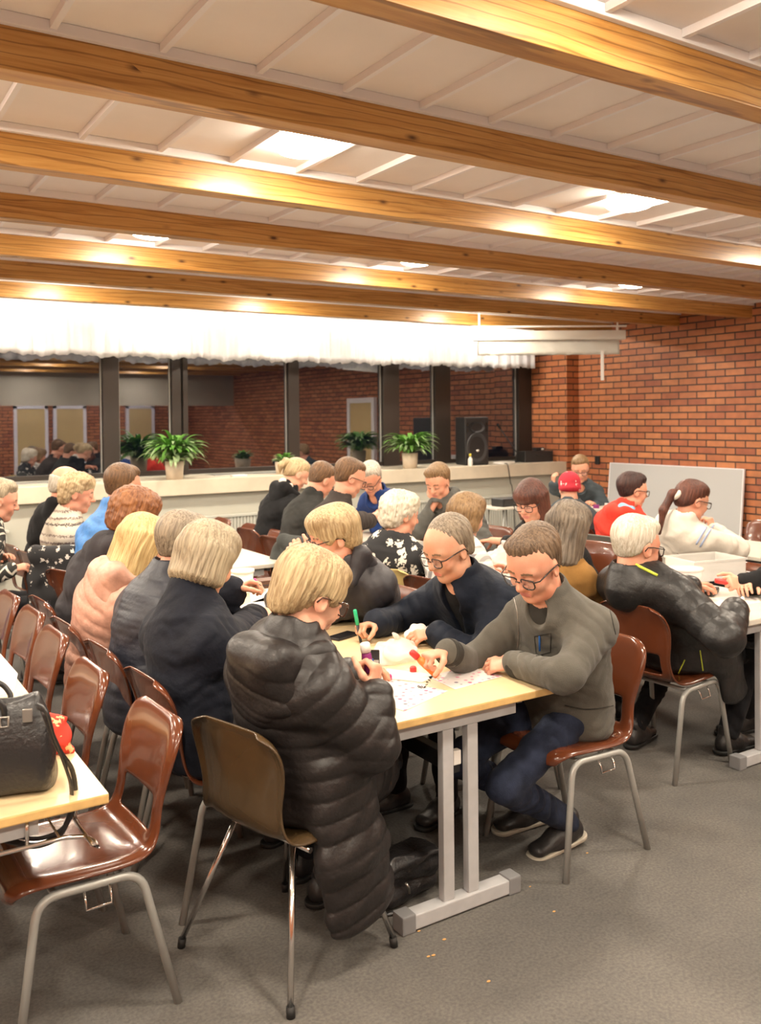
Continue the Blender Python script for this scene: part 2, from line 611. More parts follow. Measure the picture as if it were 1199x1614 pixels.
def tube(bm, pts, r, n=10, closed=False, mi=0, taper=None, flat=None):
    pts = [Vector(p) for p in pts]
    m = len(pts)
    rings = []
    up = Vector((0, 0, 1))
    prev = None
    for i, p in enumerate(pts):
        if closed:
            t = pts[(i + 1) % m] - pts[i - 1]
        else:
            t = pts[min(i + 1, m - 1)] - pts[max(i - 1, 0)]
        t.normalize()
        if prev is None:
            a = up if abs(t.z) < .9 else Vector((1, 0, 0))
            x = a.cross(t).normalized()
        else:
            x = (prev - t * prev.dot(t)).normalized()
        prev = x
        y = t.cross(x)
        rr = r * (taper[i] if taper else 1)
        fl = flat or 1.
        rings.append([bm.verts.new(p + x * math.cos(2 * math.pi * k / n) * rr * fl + y * math.sin(2 * math.pi * k / n) * rr) for k in range(n)])
    for i in range(m if closed else m - 1):
        a, b_ = rings[i], rings[(i + 1) % m]
        for k in range(n):
            f = bm.faces.new((a[k], a[(k + 1) % n], b_[(k + 1) % n], b_[k]))
            f.smooth = True
            f.material_index = mi
    if not closed:
        for rg in (list(reversed(rings[0])), rings[-1]):
            f = bm.faces.new(rg)
            f.material_index = mi


def T(pts, r, **k):
    bm = bmesh.new()
    tube(bm, pts, r, **k)
    return bm


def smooth_path(pts, n=6):
    """Catmull-Rom through points"""
    P = [np.array(p, float) for p in pts]
    P = [2 * P[0] - P[1]] + P + [2 * P[-1] - P[-2]]
    out = []
    for i in range(1, len(P) - 2):
        for k in range(n):
            t = k / n
            a, b_, c, d = P[i - 1:i + 3]
            out.append(.5 * (2 * b_ + (c - a) * t + (2 * a - 5 * b_ + 4 * c - d) * t * t + (3 * b_ - a - 3 * c + d) * t ** 3))
    out.append(P[-2])
    return out


def lathe(bm, prof, n=24, c=(0, 0, 0), mi=0, smooth=True):
    rings = []
    for r, z in prof:
        if r < 1e-5:
            rings.append([bm.verts.new((c[0], c[1], c[2] + z))])
        else:
            rings.append([bm.verts.new((c[0] + r * math.cos(2 * math.pi * k / n), c[1] + r * math.sin(2 * math.pi * k / n), c[2] + z)) for k in range(n)])
    for a, b_ in zip(rings, rings[1:]):
        for k in range(n):
            k2 = (k + 1) % n
            if len(a) == 1 and len(b_) == 1:
                continue
            if len(a) == 1:
                f = bm.faces.new((a[0], b_[k2], b_[k]))
            elif len(b_) == 1:
                f = bm.faces.new((a[k], a[k2], b_[0]))
            else:
                f = bm.faces.new((a[k], a[k2], b_[k2], b_[k]))
            f.smooth = smooth
            f.material_index = mi
    return bm


def LA(prof, **k):
    return lathe(bmesh.new(), prof, **k)


def struct(name, bm, mat, parent=None, smooth=False, mats=None):
    o = obj(name, bm, mat, parent, smooth, mats)
    if parent is None:
        o['kind'] = 'structure'
    return o


def between(o, a, b_):
    """turn an object built along +Z from the origin so that it runs from a towards b"""
    d = Vector(b_) - Vector(a)
    o.location = a
    o.rotation_mode = 'QUATERNION'
    o.rotation_quaternion = Vector((0, 0, 1)).rotation_difference(d)
    return o

# ------------------------------------------------------------------ smooth bodies: a signed-distance field drawn as one continuous mesh
def V3(*a):
    return np.array(a, float)


def unit(v):
    v = np.asarray(v, float)
    return v / max(np.linalg.norm(v), 1e-9)


def seg(c0, c1, a0, a1=None, b0=None, b1=None, cap=None, rx=(1, 0, 0), k=.02, op='add', quilt=None, s0=0.):
    """elliptic limb from c0 to c1: half-widths a along rx, b across it; an ellipsoid when c0 == c1"""
    a1 = a0 if a1 is None else a1
    b0 = a0 if b0 is None else b0
    b1 = (a1 if b0 == a0 else b0) if b1 is None else b1
    return dict(c0=np.array(c0, float), c1=np.array(c1, float), a0=a0, a1=a1, b0=b0, b1=b1, cap=cap, rx=np.array(rx, float), k=k, op=op, q=quilt, s0=s0)


def ell(c, r, rx=(1, 0, 0), az=(0, 0, 1), k=.02, op='add'):
    """ellipsoid with half-axes r along rx, across, and along az"""
    p = seg(c, c, r[0], r[0], r[1], r[1], r[2], rx, k, op)
    p['az'] = np.array(az, float)
    return p


def plane(c, n, k=.01):
    """cut away the side the normal points to"""
    return dict(op='plane', c=np.array(c, float), n=unit(n), k=k)


def xf(prims, Rm, t, s=1.0):
    """prims moved from a local frame (columns of Rm) to the outer one"""
    out = []
    for p in prims:
        q = dict(p)
        if p['op'] == 'plane':
            q['c'] = Rm @ (p['c'] * s) + t
            q['n'] = Rm @ p['n']
        else:
            q['c0'] = Rm @ (p['c0'] * s) + t
            q['c1'] = Rm @ (p['c1'] * s) + t
            q['rx'] = Rm @ p['rx']
            if 'az' in p:
                q['az'] = Rm @ p['az']
            for key in ('a0', 'a1', 'b0', 'b1'):
                q[key] = p[key] * s
            if p['cap']:
                q['cap'] = p['cap'] * s
        q['k'] = p['k'] * s
        out.append(q)
    return out


def prim_d(P, p):
    ax = p['c1'] - p['c0']
    Ln = float(np.linalg.norm(ax))
    az = ax / Ln if Ln > 1e-6 else unit(p.get('az', V3(0, 0, 1)))
    rx = p['rx'] - az * float(p['rx'] @ az)
    if np.linalg.norm(rx) < 1e-4:
        rx = np.cross(az, V3(.3, .9, .1))
    rx = unit(rx)
    ry = np.cross(az, rx)
    q = P - p['c0'].astype(np.float32)
    w = q @ az.astype(np.float32)
    u = q @ rx.astype(np.float32)
    v = q @ ry.astype(np.float32)
    if Ln > 1e-6:
        t = np.clip(w / Ln, 0, 1)
    else:
        t = np.zeros_like(w)
    a = p['a0'] + (p['a1'] - p['a0']) * t
    b = p['b0'] + (p['b1'] - p['b0']) * t
    c = p['cap'] if p['cap'] else np.minimum(a, b)
    wx = w - t * Ln
    ua, vb, wc = u / a, v / b, wx / c
    k0 = np.sqrt(ua * ua + vb * vb + wc * wc) + 1e-6
    k1 = np.sqrt((ua / a) ** 2 + (vb / b) ** 2 + (wc / c) ** 2) + 1e-6
    d = k0 * (k0 - 1) / k1
    d = np.maximum(d, -np.minimum(a, b))
    if p['q']:
        per, amp = p['q'][:2]
        s = p['s0'] + w
        if len(p['q']) > 2:        # loose irregular folds of unpadded cloth
            s = s + .020 * np.sin(u * 31 + v * 17 + p['s0'] * 40) + .014 * np.sin(v * 43 - w * 19)
            g = .5 + .5 * np.sin(u * 23 + w * 13 + v * 9 + 1.0 + p['s0'] * 60)
            d = d - amp * g * (np.abs(np.sin(np.pi * s / per)) - .6)
        else:
            d = d - amp * (np.abs(np.sin(np.pi * s / per)) ** .42 - .66)
    return d


def field(P, prims, disp=None):
    d = np.full(len(P), 1.0, np.float32)
    for p in prims:
        k = max(p['k'], 1e-4)
        if p['op'] == 'plane':
            e = (P - p['c'].astype(np.float32)) @ p['n'].astype(np.float32)
            h = np.clip(.5 - .5 * (d - e) / k, 0, 1)
            d = d + (e - d) * h + k * h * (1 - h)
            continue
        r = max(p['a0'], p['a1'], p['b0'], p['b1'], p['cap'] or 0) + k + .05
        lo = np.minimum(p['c0'], p['c1']) - r
        hi = np.maximum(p['c0'], p['c1']) + r
        m = np.all((P > lo.astype(np.float32)) & (P < hi.astype(np.float32)), axis=1)
        if not m.any():
            continue
        e = prim_d(P[m], p).astype(np.float32)
        dm = d[m]
        if p['op'] == 'add':
            h = np.clip(.5 + .5 * (e - dm) / k, 0, 1)
            d[m] = e + (dm - e) * h - k * h * (1 - h)
        else:
            h = np.clip(.5 - .5 * (dm + e) / k, 0, 1)
            d[m] = dm + (-e - dm) * h + k * h * (1 - h)
    if disp is not None:
        d = d + disp(P)
    return d


def sdf_mesh(prims, h, disp=None, amp=.0):
    """surface nets over a sparse lattice: vertices (n,3) and quads (m,4)"""
    lo = np.full(3, 1e9)
    hi = -lo
    for p in prims:
        if p['op'] != 'add':
            continue
        r = max(p['a0'], p['a1'], p['b0'], p['b1'], p['cap'] or 0) + .02 + amp
        lo = np.minimum(lo, np.minimum(p['c0'], p['c1']) - r)
        hi = np.maximum(hi, np.maximum(p['c0'], p['c1']) + r)
    for p in prims:      # axis-aligned cuts shorten the lattice
        if p['op'] == 'plane':
            for ax in range(3):
                if p['n'][ax] > .999:
                    hi[ax] = min(hi[ax], p['c'][ax] + .03)
                if p['n'][ax] < -.999:
                    lo[ax] = max(lo[ax], p['c'][ax] - .03)
    S = 4
    nb = np.ceil((hi - lo) / (h * S)).astype(int) + 1
    n = nb * S
    ctr = [lo[i] + (np.arange(nb[i]) * S + (S - 1) / 2) * h for i in range(3)]
    G = np.stack(np.meshgrid(*ctr, indexing='ij'), -1).reshape(-1, 3).astype(np.float32)
    cd = field(G, prims, disp)
    act = np.abs(cd) < (h * S * 1.75 + amp + .004)
    D = np.repeat(np.repeat(np.repeat(np.where(cd < 0, -1., 1.).astype(np.float32).reshape(nb), S, 0), S, 1), S, 2)
    bi = np.argwhere(act.reshape(nb))
    off = np.stack(np.meshgrid(*[np.arange(S)] * 3, indexing='ij'), -1).reshape(-1, 3)
    idx = (bi[:, None, :] * S + off[None]).reshape(-1, 3)
    P = (lo + idx * h).astype(np.float32)
    D[idx[:, 0], idx[:, 1], idx[:, 2]] = field(P, prims, disp)
    # surface nets
    I = D < 0
    s = I[:-1, :-1, :-1].astype(np.int8)
    tot = np.zeros_like(s)
    for dx in (0, 1):
        for dy in (0, 1):
            for dz in (0, 1):
                tot += I[dx:n[0] - 1 + dx, dy:n[1] - 1 + dy, dz:n[2] - 1 + dz]
    cells = np.argwhere((tot > 0) & (tot < 8))
    cid = np.full(tot.shape, -1, np.int32)
    cid[cells[:, 0], cells[:, 1], cells[:, 2]] = np.arange(len(cells))
    corner = {}
    for dx in (0, 1):
        for dy in (0, 1):
            for dz in (0, 1):
                corner[dx, dy, dz] = D[cells[:, 0] + dx, cells[:, 1] + dy, cells[:, 2] + dz]
    acc = np.zeros((len(cells), 3), np.float64)
    cnt = np.zeros(len(cells))
    for a in corner:
        for axis in range(3):
            if a[axis]:
                continue
            b_ = list(a)
            b_[axis] = 1
            va, vb = corner[a], corner[tuple(b_)]
            m = (va < 0) != (vb < 0)
            t = np.where(m, va / np.where(m, va - vb, 1), 0)
            pos = np.array(a, float)[None].repeat(len(cells), 0)
            pos[:, axis] = t
            acc[m] += pos[m]
            cnt[m] += 1
    verts = lo + (cells + acc / np.maximum(cnt, 1)[:, None]) * h
    quads = []
    for axis in range(3):
        sl0 = [slice(None)] * 3
        sl1 = [slice(None)] * 3
        sl0[axis] = slice(0, -1)
        sl1[axis] = slice(1, None)
        cr = np.argwhere(I[tuple(sl0)] != I[tuple(sl1)])
        o1, o2 = [(1, 2), (2, 0), (0, 1)][axis]
        ok = (cr[:, o1] > 0) & (cr[:, o2] > 0) & (cr[:, o1] < n[o1] - 1) & (cr[:, o2] < n[o2] - 1)
        cr = cr[ok]
        ins = I[cr[:, 0], cr[:, 1], cr[:, 2]]
        q = []
        for e1, e2 in ((1, 1), (0, 1), (0, 0), (1, 0)):
            cc = cr.copy()
            cc[:, o1] -= e1
            cc[:, o2] -= e2
            q.append(cid[cc[:, 0], cc[:, 1], cc[:, 2]])
        q = np.stack(q, 1)
        q[~ins] = q[~ins][:, ::-1]
        quads.append(q)
    quads = np.concatenate(quads)
    quads = quads[(quads >= 0).all(1)]
    return verts, quads


def mesh_obj(name, verts, quads, mats, parent=None, midx=None):
    me = bpy.data.meshes.new(name)
    nv, nq = len(verts), len(quads)
    me.vertices.add(nv)
    me.vertices.foreach_set('co', np.ascontiguousarray(verts, np.float32).ravel())
    me.loops.add(nq * 4)
    me.loops.foreach_set('vertex_index', np.ascontiguousarray(quads, np.int32).ravel())
    me.polygons.add(nq)
    me.polygons.foreach_set('loop_start', np.arange(nq, dtype=np.int32) * 4)
    me.polygons.foreach_set('use_smooth', np.ones(nq, bool))
    for m in mats:
        me.materials.append(m)
    if midx is not None:
        me.polygons.foreach_set('material_index', midx.astype(np.int32))
    me.update(calc_edges=True)
    o = bpy.data.objects.new(name, me)
    COL.objects.link(o)
    if parent:
        o.parent = parent
    return o


def sdf_obj(name, prims, h, mat, parent=None, disp=None, amp=0.):
    v, q = sdf_mesh(prims, h, disp, amp)
    return mesh_obj(name, v, q, [mat], parent)


_rs = np.random.RandomState(4)
_WD = [(unit(_rs.randn(3)), _rs.rand() * 6) for _ in range(9)]


def wrinkle(amp, freq):
    """cloth folds: a few sine ridges in odd directions"""
    def fn(P):
        q = P * freq
        s = np.zeros(len(P), np.float32)
        for i, (d, ph) in enumerate(_WD):
            x = q @ d.astype(np.float32) * (1 + .35 * (i % 4)) + ph
            d2 = _WD[(i + 3) % 9][0].astype(np.float32)
            s += np.sin(x + 1.3 * np.sin(q @ d2 * .7 + ph * 2))
        return (amp * s / 3.0).astype(np.float32)
    return fn


def strands(amp, freq, wav=20., curl=0.):
    """locks of hair running down from the crown"""
    def fn(P):
        phi = np.arctan2(P[:, 0], P[:, 1] + .02)
        rad = np.sqrt(P[:, 0] ** 2 + (P[:, 1] + .02) ** 2)
        s = np.sin(freq * phi + 2.0 * np.sin(wav * P[:, 2] + 3 * phi)) * .6 + np.sin(freq * 2.3 * phi + 1.5 * np.sin(wav * 1.7 * P[:, 2]) + 1) * .4
        out = amp * s * np.clip(rad / .05, 0, 1)
        if curl:
            q = P * 95
            out = out + curl * (np.sin(q[:, 0] + 1.5 * np.sin(q[:, 1])) * np.sin(q[:, 1] + 1.2 * np.sin(q[:, 2])) * np.sin(q[:, 2] * 1.1 + np.sin(q[:, 0])))
        return out.astype(np.float32)
    return fn


# ------------------------------------------------------------------ people
def rot_z(a):
    c, s = math.cos(a), math.sin(a)
    return np.array([[c, -s, 0], [s, c, 0], [0, 0, 1.]])


def rot_x(a):
    c, s = math.cos(a), math.sin(a)
    return np.array([[1, 0, 0], [0, c, -s], [0, s, c]])


def rot_y(a):
    c, s = math.cos(a), math.sin(a)
    return np.array([[c, 0, s], [0, 1, 0], [-s, 0, c]])


def ik(S, Wt, l1, l2, pole):
    d = Wt - S
    D = np.linalg.norm(d)
    if D > (l1 + l2) * .995:
        f = D / ((l1 + l2) * .995)
        l1, l2 = l1 * f, l2 * f
    u = d / D
    a = (l1 * l1 - l2 * l2 + D * D) / (2 * D)
    hh = math.sqrt(max(l1 * l1 - a * a, 0))
    p = np.asarray(pole, float)
    p = unit(p - u * (p @ u))
    return S + u * a + p * hh


def head_prims(fem=0., jowl=0., beard=0.):
    w = 1 - .05 * fem
    p = [
        ell((0, -.014, .038), (.075, .096, .086), k=.02),
        ell((0, .018, .03), (.069, .068, .068), k=.03),
        seg((0, .022, .0), (0, .044, -.082), .064 * w, .040 * w + .008 * jowl, .058, .036, .03, k=.03),
        ell((0, .064, -.094), (.021 * w + .004 * jowl, .019, .017), k=.02),
        ell((.036, .058, -.030), (.027, .025, .027), k=.02), ell((-.036, .058, -.030), (.027, .025, .027), k=.02),
        ell((.049, .015, -.075), (.018, .03, .02 + .008 * jowl), k=.03), ell((-.049, .015, -.075), (.018, .03, .02 + .008 * jowl), k=.03),
        seg((-.040, .070, .026), (.040, .070, .026), .011 - .003 * fem, k=.018),
        ell((.032, .094, .004), (.019, .013, .012), k=.012, op='sub'), ell((-.032, .094, .004), (.019, .013, .012), k=.012, op='sub'),
        ell((.031, .0755, .004), (.0165, .0145, .0125), k=.004), ell((-.031, .0755, .004), (.0165, .0145, .0125), k=.004),
        seg((0, .081, .020), (0, .106, -.022), .0085, .0125, k=.010),
        ell((.0125, .095, -.026), (.0085, .010, .0075), k=.006), ell((-.0125, .095, -.026), (.0085, .010, .0075), k=.006),
        ell((0, .073, -.052), (.026, .020, .019), k=.015),
        seg((-.020, .083, -.0535), (.020, .083, -.0535), .0058, k=.006),
        seg((-.017, .083, -.0645), (.017, .083, -.0645), .0066, k=.005),
        seg((-.024, .092, -.0592), (.024, .092, -.0592), .0022, k=.003, op='sub'),
        ell((.077, -.006, -.008), (.009, .020, .031), rx=(1, -.3, 0), az=(0, -.15, 1), k=.006),
        ell((-.077, -.006, -.008), (.009, .020, .031), rx=(1, .3, 0), az=(0, -.15, 1), k=.006),
        ell((.086, .0, -.006), (.006, .010, .018), k=.005, op='sub'), ell((-.086, .0, -.006), (.006, .010, .018), k=.005, op='sub'),
    ]
    if beard:
        p.append(seg((-.022, .088, -.043), (.022, .088, -.043), .006, k=.005))
    return p


def hair_prims(st, vol=0.):
    """shapes in the head's own frame; each style leaves the face and, when short, the ears free"""
    v = vol
    cap = [ell((0, -.016, .043), (.081 + v, .103 + v, .090 + v), k=.02)]
    face = ell((0, .118, -.035), (.072, .075, .100), k=.012, op='sub')
    ears = [ell((sx * .09, .0, -.015), (.032, .026, .040), k=.01, op='sub') for sx in (1, -1)]
    if st == 'short':      # thins out into the skin along the brow, temples and nape
        return [ell((0, -.026, .047), (.0795 + v, .098 + v, .0875 + v), k=.02), ell((.012, .040, .101 + v * .6), (.050 + v, .030 + v * .6, .020 + v), rx=(1, 0, -.2), az=(.1, .5, 1), k=.03),
                ell((0, -.051, -.014), (.064, .042, .052), k=.03), plane((0, -.03, -.030), (0, .50, -.86), .012), ell((0, .128, -.015), (.070, .075, .098), k=.010, op='sub')] + ears
    if st == 'swept':      # combed back, receding
        return [ell((0, -.029, .045), (.0805 + v, .097 + v, .089 + v), k=.02), ell((0, -.060, -.02), (.067, .046, .060), k=.03), plane((0, -.03, -.035), (0, .45, -.89), .012),
                ell((0, .125, .015), (.064, .078, .085), k=.012, op='sub')] + ears
    if st == 'bald':
        return cap + [ell((0, -.05, -.02), (.074, .055, .055), k=.03), plane((0, 0, .035), (0, .15, 1), .01), plane((0, -.03, -.04), (0, .5, -.86), .02), plane((0, .02, 0), (0, 1, 0), .01)] + ears
    if st == 'crop':       # short women's cut, full over the crown, ears half free
        return cap + [ell((0, -.045, .055), (.082 + v, .080 + v, .075 + v), k=.03), ell((0, -.075, -.02), (.068 + v, .042 + v, .07), k=.03), ell((0, .03, .090), (.068 + v, .062 + v, .036 + v), k=.03),
                      ell((.068, .03, .035), (.022, .035, .045), k=.02), ell((-.068, .03, .035), (.022, .035, .045), k=.02),
                      ell((0, .13, -.035), (.066, .075, .088), k=.012, op='sub'), plane((0, -.03, -.055), (0, .40, -.91), .015)] + [ell((sx * .09, .012, -.025), (.03, .026, .034), k=.01, op='sub') for sx in (1, -1)]
    lobes = lambda zl, r0, r1, yb=-.02: [seg((sx * .062, yb, .03), (sx * (.066 + v * .5), yb - .005, zl), .034 + v * .5, .030 + v * .4, .066 + v * .5, .055, .03, k=.03) for sx in (1, -1)] + [
        seg((0, -.055, .02), (0, -.064 - v * .5, zl - .005), .074 + v, .066 + v, .045 + v, .040 + v, .03, k=.03)]
    if st == 'bob':
        return cap + lobes(-.062, 0, 0) + [ell((0, .04, .075), (.068 + v, .056 + v, .048 + v), k=.03), ell((0, .128, -.045), (.062, .078, .092), k=.012, op='sub')]
    if st == 'bobfringe':
        return cap + lobes(-.105, 0, 0) + [ell((0, .05, .06), (.068 + v, .052 + v, .045 + v), k=.03), ell((0, .130, -.060), (.058, .078, .085), k=.010, op='sub')]
    if st == 'long':
        return cap + lobes(-.165, 0, 0, -.03) + [ell((0, .04, .075), (.068 + v, .056 + v, .048 + v), k=.03), ell((0, .128, -.060), (.060, .078, .11), k=.012, op='sub')]
    if st == 'curly':
        return cap + [ell((0, -.03, .045), (.088 + v, .095 + v, .085 + v), k=.03), ell((0, -.06, -.03), (.080 + v, .055 + v, .06), k=.03), ell((0, .035, .085), (.070 + v, .055 + v, .042 + v), k=.03),
                      ell((0, .128, -.045), (.064, .075, .092), k=.012, op='sub')]
    if st == 'pony':
        return cap + [ell((0, -.06, -.01), (.068, .050, .055), k=.03), ell((0, .02, .085), (.066, .066, .038), k=.03), plane((0, -.03, -.030), (0, .5, -.87), .02), face] + ears
    return cap


def hand_prims(w, d, nrm, side, curl=.6, fan=1., s=1.0, thumb=1.):
    """w wrist, d pointing direction, nrm back of the hand, side +1 when the thumb lies towards d x nrm"""
    d = unit(d)
    nrm = unit(np.asarray(nrm, float) - d * (np.asarray(nrm, float) @ d))
    wid = np.cross(d, nrm) * side
    P = [seg(w - d * .012, w + d * .082 * s, .027 * s, .040 * s, .017 * s, .013 * s, .012, rx=wid, k=.012)]
    grip = w + d * .092 * s - nrm * .030 * s
    for i, (o, ln) in enumerate(((.031, .069), (.0105, .077), (-.0105, .072), (-.031, .057))):
        p = w + d * .080 * s + wid * o * s - d * abs(o - .008) * .25
        dirv = unit(d + wid * o * 3.2 * fan)
        ang = 0
        for j, fr in enumerate((.45, .31, .26)):
            ang += curl * (.75, 1.0, .75)[j] * (1 + .12 * i)
            dd = dirv * math.cos(ang) - nrm * math.sin(ang)
            q = p + dd * ln * fr * s
            P.append(seg(p, q, (.0094 - .0008 * j) * s, (.0086 - .0008 * j) * s, k=.004))
            p = q
    p = w + d * .024 * s + wid * .024 * s - nrm * .004
    for j, ln in enumerate((.040, .034, .028)):
        dd = unit(d * (.55 + .28 * j) + wid * (.75 - .42 * j) * thumb - nrm * (.40 + .22 * j))
        q = p + dd * ln * s
        P.append(seg(p, q, (.0130 - .0016 * j) * s, (.0112 - .0014 * j) * s, k=.008))
        p = q
    return P, grip


def frame_from(fwd_yaw, pitch, roll):
    """head frame: columns right, face, up; yaw in radians about Z (0 = +Y), pitch down positive"""
    return rot_z(fwd_yaw) @ rot_x(-pitch) @ rot_y(roll)


def glasses(parent, Hm, mat, s=1.0, tinted=None):
    bm = bmesh.new()
    for sx in (1, -1):
        pts = []
        for k in range(20):
            a = 2 * math.pi * k / 20
            cx, cz = math.cos(a), math.sin(a)
            e = .62
            pts.append((sx * .0335 + .0255 * math.copysign(abs(cx) ** e, cx), .103 - .006 * abs(cx), -.001 + .019 * math.copysign(abs(cz) ** e, cz)))
        tube(bm, pts, .0024, n=6, closed=True)
        tube(bm, [(sx * .058, .098, .008), (sx * .076, .085, .010), (sx * .083, .02, .010), (sx * .084, -.012, .006), (sx * .083, -.024, -.012)], .0023, n=6)
    tube(bm, [(-.009, .104, .004), (0, .107, .007), (.009, .104, .004)], .0022, n=6)
    g = obj('glasses', bm, mat, parent)
    g.matrix_local = Hm
    for sx in (1, -1):
        bm = bmesh.new()
        vs = []
        for k in range(20):
            a = 2 * math.pi * k / 20
            cx, cz = math.cos(a), math.sin(a)
            vs.append(bm.verts.new((sx * .0335 + .0245 * math.copysign(abs(cx) ** .62, cx), .102, -.001 + .018 * math.copysign(abs(cz) ** .62, cz))))
        bm.faces.new(vs)
        obj('lens', bm, M['lens'], g)
    return g


def person(sp):
    """builds one seated figure; every point in sp is in room coordinates"""
    near = sp.get('near', 0)
    hb = sp.get('h', .0042 if near else .0075)
    hc = sp.get('hc', .0055 if near else .0085)
    hd = math.radians(sp['yaw'])                     # heading, degrees from +X
    base = np.array([sp['hip'][0], sp['hip'][1], 0.])
    Rw = rot_z(hd - math.pi / 2)
    loc = lambda p: Rw.T @ (np.asarray(p, float) - base)
    S = sp.get('S', 1.04)
    Wd = sp.get('wide', 1.0)
    seat = sp.get('seat', .455)
    Hc = loc(sp['head'])
    Hy = math.radians(sp.get('hyaw', sp['yaw']) - sp['yaw'])
    HR = frame_from(Hy, math.radians(sp.get('hpitch', 22)), math.radians(sp.get('hroll', 0)))
    P0 = V3(0, 0, seat + .10)
    nodR = frame_from(Hy * .6, math.radians(sp.get('hpitch', 22)) * .55, 0)
    Nk = Hc + nodR @ (V3(0, -.035, -.150) * S)        # base of the neck
    C1 = P0 + V3(0, -.035, .30) + .30 * (Nk - P0) * V3(1, 1, 0)
    bez = lambda t: (1 - t) ** 2 * P0 + 2 * t * (1 - t) * C1 + t * t * Nk
    tw = Hy * sp.get('twist', .25)
    rgt = lambda t: rot_z(tw * t) @ V3(1, 0, 0)
    tan = lambda t: unit(2 * (1 - t) * (C1 - P0) + 2 * t * (Nk - C1))
    th = sp.get('th', .018)                          # thickness of the top
    qt = sp.get('quilt') or (.052, sp.get('fold', .0075), 1)
    st_body = [(0., .165, .115), (.28, .150, .108), (.58, .160, .115), (.80, .150, .095), (.93, .085, .070), (1., .058, .058)]
    belly = sp.get('belly', 0.)
    sh = sp.get('sh', .165) * Wd
    SHt = .84
    back = lambda t: np.cross(tan(t), rgt(t))         # forward direction of the torso at t
    Sr = bez(SHt) + rgt(1) * sh - tan(SHt) * .070
    Sl = bez(SHt) - rgt(1) * sh - tan(SHt) * .070

    def torso(infl, upto=1.0, bl=0., q=None, lo=0.):
        out = []
        T0 = [s for s in st_body if s[0] <= upto + 1e-6]
        acc = 0.
        for (ta, aa, ba), (tb, ab, bb) in zip(T0, T0[1:]):
            ca, cb = bez(ta), bez(tb)
            fa = belly * max(0, 1 - abs(ta - .2) / .35)
            fb = belly * max(0, 1 - abs(tb - .2) / .35)
            out.append(seg(ca + back(ta) * fa * .5, cb + back(tb) * fb * .5, aa * Wd + infl + fa * .4, ab * Wd + infl + fb * .4, ba + infl + fa * .6, bb + infl + fb * .6, None, rgt(tb), .05, quilt=q, s0=acc))
            acc += np.linalg.norm(cb - ca)
        for Sx in (Sr, Sl):
            out.append(seg(bez(.86), Sx, .060 + infl * .8, .050 + infl * .8, k=.055))
        return out

    # arms
    arms = {}
    for side, key, Sx in ((1, 'rw', Sr), (-1, 'lw', Sl)):
        wt = loc(sp[key]) if key in sp else V3(side * .13, .40, .76)
        pole = sp.get('rpole' if side > 0 else 'lpole', None)
        pole = V3(side * .75, -.35, -.8) if pole is None else Rw.T @ np.asarray(pole, float)
        El = loc(sp['re' if side > 0 else 'le']) if ('re' if side > 0 else 'le') in sp else ik(Sx, wt, .30, .255, pole)
        arms[side] = (Sx, El, wt)
    hands = []
    grips = {}
    for side, kd, kn, kc in ((1, 'rd', 'rn', 'rc'), (-1, 'ld', 'ln', 'lc')):
        Sx, El, wt = arms[side]
        d = (Rw.T @ np.asarray(sp[kd], float)) if kd in sp else unit(wt - El) + V3(0, 0, -.15)
        nn = (Rw.T @ np.asarray(sp[kn], float)) if kn in sp else V3(side * .35, 0, 1)
        wrist = wt + unit(wt - El) * .01
        hp, g = hand_prims(wrist, d, nn, -side, sp.get(kc, .55), s=sp.get('hs', 1.0), fan=sp.get('fan', 1.))
        hands += hp
        grips[side] = Rw @ g + base
    # the continuous body: head, neck, trunk, arms and hands
    bp = torso(-.012)
    for side in (1, -1):
        Sx, El, wt = arms[side]
        bp += [seg(Sx, El, .042, .036, k=.03), seg(El, wt, .036, .025, k=.02)]
    bp += hands
    bp += [seg(Nk - nodR @ V3(0, 0, .03), Hc + HR @ (V3(0, -.022, -.045) * S), .058 * S, .054 * S, k=.03)]
    bp += xf(head_prims(sp.get('fem', 0), sp.get('jowl', 0), sp.get('stache', 0)), HR, Hc, S)
    bv, bq = sdf_mesh(bp, hb)
    ctr = bv[bq].mean(1)
    hl = (ctr - Hc) @ HR / S
    mi = np.zeros(len(bq), int)
    lipm = (np.abs(hl[:, 0]) < .024 - np.abs(hl[:, 2] + .0592) * .9) & (hl[:, 2] > -.0715) & (hl[:, 2] < -.0495) & (hl[:, 1] > .080)
    mi[lipm] = 1
    ax = np.abs(hl[:, 0])
    brow = (ax > .012) & (ax < .050) & (np.abs(hl[:, 2] - (.027 + .10 * (ax - .012) * (ax < .034) + .0022 * (ax >= .034) - .25 * np.maximum(ax - .034, 0))) < .0042) & (hl[:, 1] > .058)
    lash = (ax > .017) & (ax < .046) & (np.abs(hl[:, 2] - (-.0015 + 12 * (ax - .031) ** 2)) < .0019) & (hl[:, 1] > .070)
    mi[brow] = 2
    mi[lash] = 3
    if sp.get('stache'):
        mi[(ax < .024) & (np.abs(hl[:, 2] + .0435 + ax * .12) < .0055) & (hl[:, 1] > .086)] = 4
    skin = M[sp.get('skin', 'skin_a')]
    root = mesh_obj('person', bv, bq, [skin, M['lip'], sp.get('browm', M['brow']), M['iris'], sp.get('stachem', M['brow'])], None, mi)
    root.location = base
    root.rotation_euler = (0, 0, hd - math.pi / 2)
    tag(root, sp['label'], sp.get('cat', 'person'), sp.get('group'))
    Hm = Matrix.Identity(4)
    for i in range(3):
        for j in range(3):
            Hm[i][j] = HR[i][j] * S
        Hm[i][3] = Hc[i]
